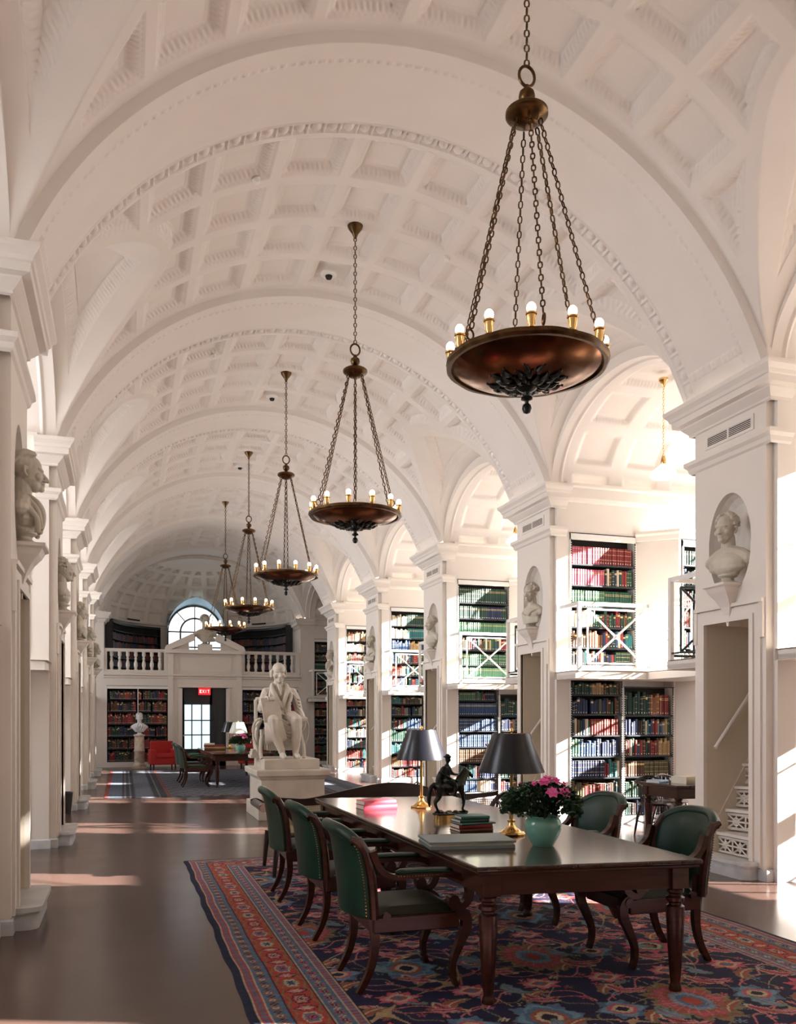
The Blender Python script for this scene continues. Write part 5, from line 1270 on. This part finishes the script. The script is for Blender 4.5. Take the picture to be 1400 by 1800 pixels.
for s in (-1, 1):
    for y in (-.32, 0.30):
        m = MB(); m.tube(crv([(s*(w2-.04), y, .38), (s*(w2-.02), y, .2), (s*(w2+.0), y, 0)], 5), lerp_list([.032, .026, .018], 11), 8); m.build('leg', EBON, T, smooth=True)
    m = MB(); cl = crv([(s*(w2-.06), .38), (s*(w2-.10), .50), (s*(w2-.04), .62), (s*(w2+.07), .69), (s*(w2+.13), .675)], 5); m.ribbon([(p.x, p.y) for p in cl], lerp_list([.05, .035, .035, .05, .07], len(cl)), -.32, -.27); m.ribbon([(p.x, p.y) for p in cl], lerp_list([.05, .035, .035, .05, .07], len(cl)), .27, .32)
    m.tube([(s*(w2+.10), -.34, .675), (s*(w2+.10), .34, .675)], .040, 14); m.build('scroll_arm', EBON, T, smooth=True)
# ================================================================== TABLE LAMPS
def table_lamp(label, loc, shade=None):
    T = thing('table_lamp', label, 'lamp', loc)
    m = MB(); m.lathe([(0, 0), (.092, 0), (.096, .010), (.088, .018), (.07, .022), (.055, .035), (.035, .05), (.024, .07), (.022, .085), (.028, .09), (.028, .098), (.018, .105), (0, .105)], 8+24, ripple=lambda a, j: .04*math.cos(a*8)*(j < 4)); m.build('base', BRASS, T, smooth=True)
    m = MB(); m.lathe([(0, .10), (.0135, .10), (.0125, .40), (.018, .41), (.018, .425), (.010, .43), (.010, .66), (0, .66)], 20); m.build('column', BRASS, T, smooth=True)
    m = MB(); m.lathe([(.125, .683), (.222, .425), (.224, .423), (.224, .427), (.127, .686), (.125, .683)], 48); m.build('lamp_shade', shade or SHADE, T, smooth=True)
    m = MB(); m.lathe([(.122, .682), (.219, .427)], 48); m.build('shade_lining', SHADEIN, T, smooth=True)
    m = MB(); m.tube([(-.122, 0, .682), (.122, 0, .682)], .003, 5); m.tube([(0, -.122, .682), (0, .122, .682)], .003, 5); m.build('spider', BRASS, T)
    m = MB(); m.lathe([(0, .66), (.008, .665), (.006, .69), (.014, .70), (.012, .715), (0, .725)], 14); m.build('finial', BRASS, T, smooth=True)
    return T
l0 = table_lamp('brass table lamp with black shade beside the flowers on the long table', (2.50, 5.32, .76))
dup(l0, (2.50, 7.17, .76), 0, 'brass table lamp with black shade, left of the bronze rider on the long table')
table_lamp('brass table lamp with dark shade painted pale as if sunlit, above the flowers on the far table', (2.62, 20.9, .76), SHADE_SUNLIT)
dup(l0, (2.62, 22.6, .76), 0, 'brass table lamp with dark shade at the back of the far table')
# ================================================================== BRONZE RIDER
B = Blob()   # horse faces +x
B.path([(-.085, 0, .235), (-.03, 0, .228), (.05, 0, .240), (.085, 0, .262)], [.044, .042, .046, .040])
B.path([(.085, 0, .265), (.118, 0, .305), (.128, 0, .335)], [.038, .026, .021]); B.path([(.125, 0, .343), (.152, 0, .328), (.178, 0, .302)], [.020, .016, .011])
for s in (-1, 1): B.path([(.118, s*.008, .352), (.120, s*.010, .372)], [.006, .003])
for i in range(6): B.path([(.07+.009*i, .0, .30+.012*i), (.055+.010*i, .008*(i % 2), .285+.012*i)], .009)
def leg(x, y, pts, r): B.path([(x+a, y, z) for a, z in pts], r)
leg(.075, -.026, [(0, .24), (.012, .17), (.022, .12), (.012, .075), (.028, .062)], [.024, .015, .011, .008, .010])
leg(.075, .026, [(0, .24), (.028, .19), (.060, .165), (.050, .12), (.040, .11)], [.024, .015, .011, .008, .009])
leg(-.088, -.026, [(0, .23), (-.012, .165), (-.038, .125), (-.022, .075), (-.010, .062)], [.032, .019, .011, .009, .010])
leg(-.088, .026, [(0, .23), (.008, .165), (-.018, .125), (.0, .078), (.012, .065)], [.032, .019, .011, .009, .010])
B.path([(-.125, 0, .255), (-.155, 0, .22), (-.165, 0, .15), (-.16, 0, .10)], [.014, .017, .015, .006])
B.path([(-.03, 0, .27), (-.028, 0, .33), (-.022, 0, .372)], [.030, .028, .024]); B.el((-.015, 0, .425), (.020, .018, .024)); B.path([(-.02, 0, .385), (-.017, 0, .41)], .011)
B.el((-.02, 0, .445), (.032, .03, .009)); B.el((-.018, 0, .453), (.018, .018, .014)); B.path([(.0, 0, .425), (.006, 0, .418)], .005)
for s in (-1, 1):
    B.path([(-.03, s*.02, .275), (.018, s*.050, .245), (.006, s*.055, .18)], [.022, .017, .011]); B.path([(.004, s*.055, .18), (.03, s*.056, .168)], [.012, .008])
    B.path([(-.022, s*.03, .37), (-.005, s*.048, .33), (.045, s*.03, .32)], [.013, .011, .009])
B.path([(-.05, 0, .36), (-.075, .01, .30), (-.09, .01, .25)], [.02, .028, .02]); B.path([(-.10, -.03, .34), (.0, -.035, .29), (.06, -.03, .27)], .006)
for i in range(14):
    r = random.Random(i); B.el((-.09+.016*i, r.uniform(-.03, .03), .048+r.uniform(-.006, .01)), (.022, .02, .012))
B.box(-.115, .115, -.048, .048, .036, .05)
T = thing('bronze_rider', 'dark bronze statuette of a mounted rider on an oval brass base', 'statuette', (2.41, 6.24, .76), .12); T.scale = (1.10, 1.10, 1.10)
link('horse_and_rider', B.bake('horse_and_rider', BRONZ, .0042, 1, .4), T)
m = MB(); N = 40; ov = [( .118*math.copysign(abs(math.cos(2*PI*i/N))**.75, math.cos(2*PI*i/N)), .062*math.copysign(abs(math.sin(2*PI*i/N))**.8, math.sin(2*PI*i/N))) for i in range(N)]
for z0, z1, sc in ((0, .008, 1.03), (.008, .030, 1.0), (.030, .038, 1.02)): m.prism([(x*sc, y*sc) for x, y in ov], 'z', z0, z1)
m.build('oval_base', BRASS, T, smooth=True)
# ================================================================== AZALEAS
def azalea(label, loc, s=1.0, seed=1, nl=3400, nf=9):
    T = thing('potted_azalea', label, 'potted plant', loc); T.scale = (s, s, s); r = random.Random(seed)
    m = MB(); m.lathe([(0, 0), (.060, 0), (.066, .006), (.088, .045), (.108, .09), (.116, .125), (.110, .158), (.098, .172), (.106, .182), (.104, .187), (.094, .184), (.088, .172), (.10, .14), (.09, .1), (0, .1)], 44); m.build('pot', CELAD, T, smooth=True)
    m = MB(); m.lathe([(0, .165), (.095, .165)], 24); m.build('soil', SOIL, T)
    m = MB(); 
    for i in range(26):
        a = r.uniform(0, 2*PI); R = r.uniform(.04, .20); m.tube([(0, 0, .15), (R*.5*math.cos(a), R*.5*math.sin(a), .24), (R*math.cos(a), R*math.sin(a), r.uniform(.24, .36))], .003, 4)
    m.build('stems', SOIL, T)
    m = MB()
    for i in range(nl):
        a = r.uniform(0, 2*PI); cz = r.uniform(-.42, 1); R = math.sqrt(max(0, 1-max(cz, 0)**2)); sh = r.uniform(.62, 1.06)
        lump = 1+.10*math.sin(a*5+1)+.06*math.sin(a*9)
        c = Vector((.235*R*math.cos(a)*sh*lump, .235*R*math.sin(a)*sh*lump, .255+(.135*cz*sh if cz > 0 else .13*cz*sh)))
        d = Vector((math.cos(a)*r.uniform(.5, 1), math.sin(a)*r.uniform(.5, 1), r.uniform(-.3, 1))).normalized(); L = r.uniform(.024, .042); sd = d.cross(Vector((r.uniform(-1, 1), r.uniform(-1, 1), r.uniform(.2, 1)))).normalized()*L*.28; up = sd.cross(d).normalized()*L*.08
        m.add([c-d*L/2, c+sd-up, c+d*L/2, c-sd-up, c+up], [(0, 1, 4), (1, 2, 4), (2, 3, 4), (3, 0, 4)])
    o = m.build('foliage', LEAF, T, fix=False)
    for i in range(nf):
        a = [-2.0, -1.5, -1.1, -1.75, -1.3, -2.5, -.7, 1.0, 2.2][i % 9]; cz = [.88, .97, .90, .50, .48, .82, .80, .8, .7][i % 9]; R = math.sqrt(1-cz**2); big = 1.0 if i < 5 else .5
        c = Vector((.21*R*math.cos(a), .21*R*math.sin(a), .27+.14*cz)); f = MB(); n = (c-Vector((0, 0, .16))).normalized(); M = n.to_track_quat('Z', 'Y').to_matrix()
        for L_ in range(2):
            for p in range(6):
                t = 2*PI*(p+.5*L_)/6; e = .044*big*(1-.3*L_)
                d = Vector((math.cos(t), math.sin(t), .0)); q = Vector((-math.sin(t), math.cos(t), 0)); z = .012*big*L_
                P = [Vector((0, 0, z)), d*e*.55+q*e*.42+Vector((0, 0, z+.010*big)), d*e+Vector((0, 0, z+.004+.012*L_)), d*e*.55-q*e*.42+Vector((0, 0, z+.010*big)), d*e*.6+Vector((0, 0, z+.002))]
                f.add([M @ v+c for v in P], [(0, 1, 4), (1, 2, 4), (2, 3, 4), (3, 0, 4)])
        f.build('blossom', PETAL, T, smooth='all', fix=False)
    return T
a0 = azalea('pink azalea in a celadon green pot on the long table in the foreground', (2.47, 4.80, .76))
dup(a0, (2.53, 19.80, .76), .4, 'pink azalea in a celadon pot on the far table', scale=(1.0, 1.0, 1.0))
# ================================================================== LOOSE BOOKS
def loose_book(label, loc, rz, L, W, H, cover, name='book', group=None):
    T = thing(name, label, 'book', loc, rz, group)
    m = MB(); m.box(-L/2, L/2, -W/2, W/2, 0, .004); m.box(-L/2, L/2, -W/2, W/2, H-.004, H)
    n = 6; P = [(-W/2-.006*math.sin(PI*i/n), H*i/n) for i in range(n+1)]; m.prism(P+[(-W/2+.004, H), (-W/2+.004, 0)], 'x', -L/2, L/2); m.build('cover', cover, T)
    m = MB(); m.box(-L/2+.004, L/2-.004, -W/2+.004, W/2-.005, .004, H-.004); m.build('page_block', PAPER, T)
    COUNT['book'] += 1; return T
RP = mat('pink_red_cloth', (.50, .06, .10), .5); GC = mat('dark_teal_cloth', (.03, .13, .11), .5); BC = mat('grey_blue_cloth', (.20, .25, .26), .45)
loose_book('lower of two rose-red books stacked at the far end of the long table', (2.10, 7.22, .76), .10, .31, .20, .040, RP)
loose_book('upper of two rose-red books stacked at the far end of the long table', (2.095, 7.215, .80), .14, .30, .19, .038, RP)
z = .76
for i, (h, c, l, dx, rz, L, W) in enumerate([(.020, CLOTH['brown'], 'bottom brown book in the small stack beside the front brass lamp', 0, .02, .25, .19), (.030, CLOTH['maroon'], 'maroon book, second from the bottom in the stack beside the front lamp', .0, .0, .25, .18), (.012, GC, 'thin green book in the middle of the stack beside the front lamp', .012, .08, .26, .19), (.022, CLOTH['dark green'], 'dark book, second from the top of the stack beside the front lamp', -.01, .05, .22, .16), (.022, GC, 'topmost teal book of the stack beside the front lamp', .005, -.04, .21, .15)]):
    loose_book(l, (2.33+dx, 5.62, z), rz, L, W, h, c); z += h
T = thing('portfolio_box', 'large flat grey-blue portfolio box near the front of the long table', 'box', (2.03, 4.98, .76), -.13)
m = MB(); m.box(-.265, .265, -.17, .17, 0, .018); m.build('tray', BC, T)
m = MB(); m.box(-.258, .258, -.163, .163, .018, .032); m.build('page_block', PAPER, T)
m = MB(); m.box(-.27, .27, -.175, .175, .032, .045); o = m.build('lid', BC, T)
r = random.Random(2); z = .76
for st_, (bx, n) in enumerate(((1.98, 4), (2.22, 3))):
    z = .76
    for i in range(n):
        h = r.uniform(.035, .05); loose_book('old book in the %s stack on the far table, %s from the bottom' % (['left', 'right'][st_], ['first', 'second', 'third', 'fourth'][i]), (bx+r.uniform(-.01, .01), 21.4, z), r.uniform(-.1, .1), .25, .18, h, CLOTH[['brown', 'tan', 'maroon', 'cream'][i]]); z += h
loose_book('thick pale book lying on the small alcove table', (6.62, 9.0, .75), .15, .34, .26, .085, CLOTH['cream'])
loose_book('open-edged blue and white volume on the alcove table, left of the pale book', (6.32, 9.22, .75), .5, .24, .18, .03, mat('light_blue_cover', (.35, .50, .70), .4))
B_ = MB(); T = thing('paper_stack', 'white sheaf of papers overhanging the corner of the alcove table', 'papers', (6.31, 9.05, .78)) if False else None
# ================================================================== RED ARMCHAIRS
def club(label, loc, rz):
    T = thing('club_armchair', label, 'armchair', loc, rz)
    def soft(name, boxes, vox=.018):
        B = Blob()
        for b in boxes: B.box(*b)
        link(name, B.bake(name, REDF, vox, 3, .5), T)
    soft('base', [(-.38, .38, -.36, .36, .14, .36)]); soft('seat_cushion', [(-.27, .27, -.40, .22, .35, .47)])
    soft('backrest', [(-.34, .34, .20, .40, .30, .84)])
    for s in (-1, 1): soft('armrest', [(s*.33-.075, s*.33+.075, -.38, .30, .15, .60)])
    for x in (-.32, .32):
        for y in (-.3, .3): m = MB(); m.lathe([(0, 0), (.018, 0), (.026, .14), (0, .14)], 12, c=(x, y, 0)); m.build('leg', EBON, T, smooth=True)
    return T
c = club('red upholstered club armchair right of the column with the white bust', (1.13, 27.15, 0), .12)
dup(c, (3.80, 27.0, 0), -.15, 'red upholstered club armchair behind the seated statue')
# ================================================================== ALCOVE CHAIRS AND STANDS
def windsor(label, loc, rz):
    T = thing('windsor_chair', label, 'chair', loc, rz, 'dark wooden chairs at the alcove tables')
    m = MB(); m.lathe([(0, .425), (.20, .425), (.215, .44), (.20, .455), (0, .45)], 28); m.build('seat', EBON, T, smooth=True)
    for (x, y) in ((-.13, -.12), (.13, -.12), (-.13, .13), (.13, .13)):
        m = MB(); m.tube([(x, y, .43), (x*1.25, y*1.3, .25), (x*1.5, y*1.55, 0)], [.014, .020, .012], 10); m.build('leg', EBON, T, smooth=True)
    m = MB(); m.tube([(-.17, 0, .2), (.17, 0, .2)], .010, 8); m.tube([(-.17, -.16, .2), (-.165, .17, .2)], .010, 8); m.tube([(.17, -.16, .2), (.165, .17, .2)], .010, 8); m.build('stretcher', EBON, T, smooth=True)
    m = MB(); m.tube(crv([(-.20, .05, .68), (-.19, .17, .72), (0, .24, .78), (.19, .17, .72), (.20, .05, .68)], 6), .016, 8); m.build('bow_rail', EBON, T, smooth=True)
    for i in range(7):
        x = -.17+.34*i/6; y = .24-.10*(x/.19)**2; m = MB(); m.tube([(x*.75, .16-.05*abs(i-3)/3, .44), (x, y, .73+.04*(1-abs(i-3)/3))], .007, 6); m.build('spindle', EBON, T, smooth=True)
    return T
wc = windsor('dark wooden spindle-back chair at the alcove table, right side', (6.98, 9.85, 0), 0)
dup(wc, (6.55, 9.62, 0), -.25, 'dark wooden spindle-back chair behind the near corner of the alcove table')
def lectern(label, loc):
    T = thing('reading_stand', label, 'stand', loc, 0, 'wooden reading stands')
    m = MB(); m.lathe([(0, .02), (.016, .02), (.022, .1), (.016, .3), (.014, .9), (.02, 1.02), (0, 1.02)], 14); m.build('post', MAHOG, T, smooth=True)
    for i in range(3):
        a = 2*PI*i/3+.5; m = MB(); m.tube(crv([(0, 0, .16), (.07*math.cos(a), .07*math.sin(a), .10), (.15*math.cos(a), .15*math.sin(a), 0.01)], 4), .013, 8); m.build('foot', MAHOG, T, smooth=True)
    m = MB(); m.M = Matrix.Translation((0, 0, 1.05)) @ Matrix.Rotation(.4, 4, 'X'); m.box(-.17, .17, -.12, .12, -.01, .01); m.build('book_rest', MAHOG, T)
lectern('slim wooden reading stand seen below the shade of the front lamp', (6.10, 13.55, 0)); lectern('slim wooden reading stand seen below the shade of the rear lamp', (6.15, 17.9, 0))
T = thing('waste_bin', 'dark grey waste bin by the left wall between the second and third piers', 'bin', (-.93, 14.9, 0))
m = MB(); m.lathe([(0, 0), (.11, 0), (.14, .34), (.13, .34), (.10, .02), (0, .02)], 20); m.build('body', BACK, T, smooth=True)
m = MB(); m.lathe([(.128, .335), (.145, .335), (.145, .35), (.128, .35), (.128, .335)], 20); m.build('rim', DARK, T, smooth=True)
print('BOOKS', COUNT, 'OBJECTS', len(bpy.data.objects), 'FACES', sum(len(m.polygons) for m in bpy.data.meshes))
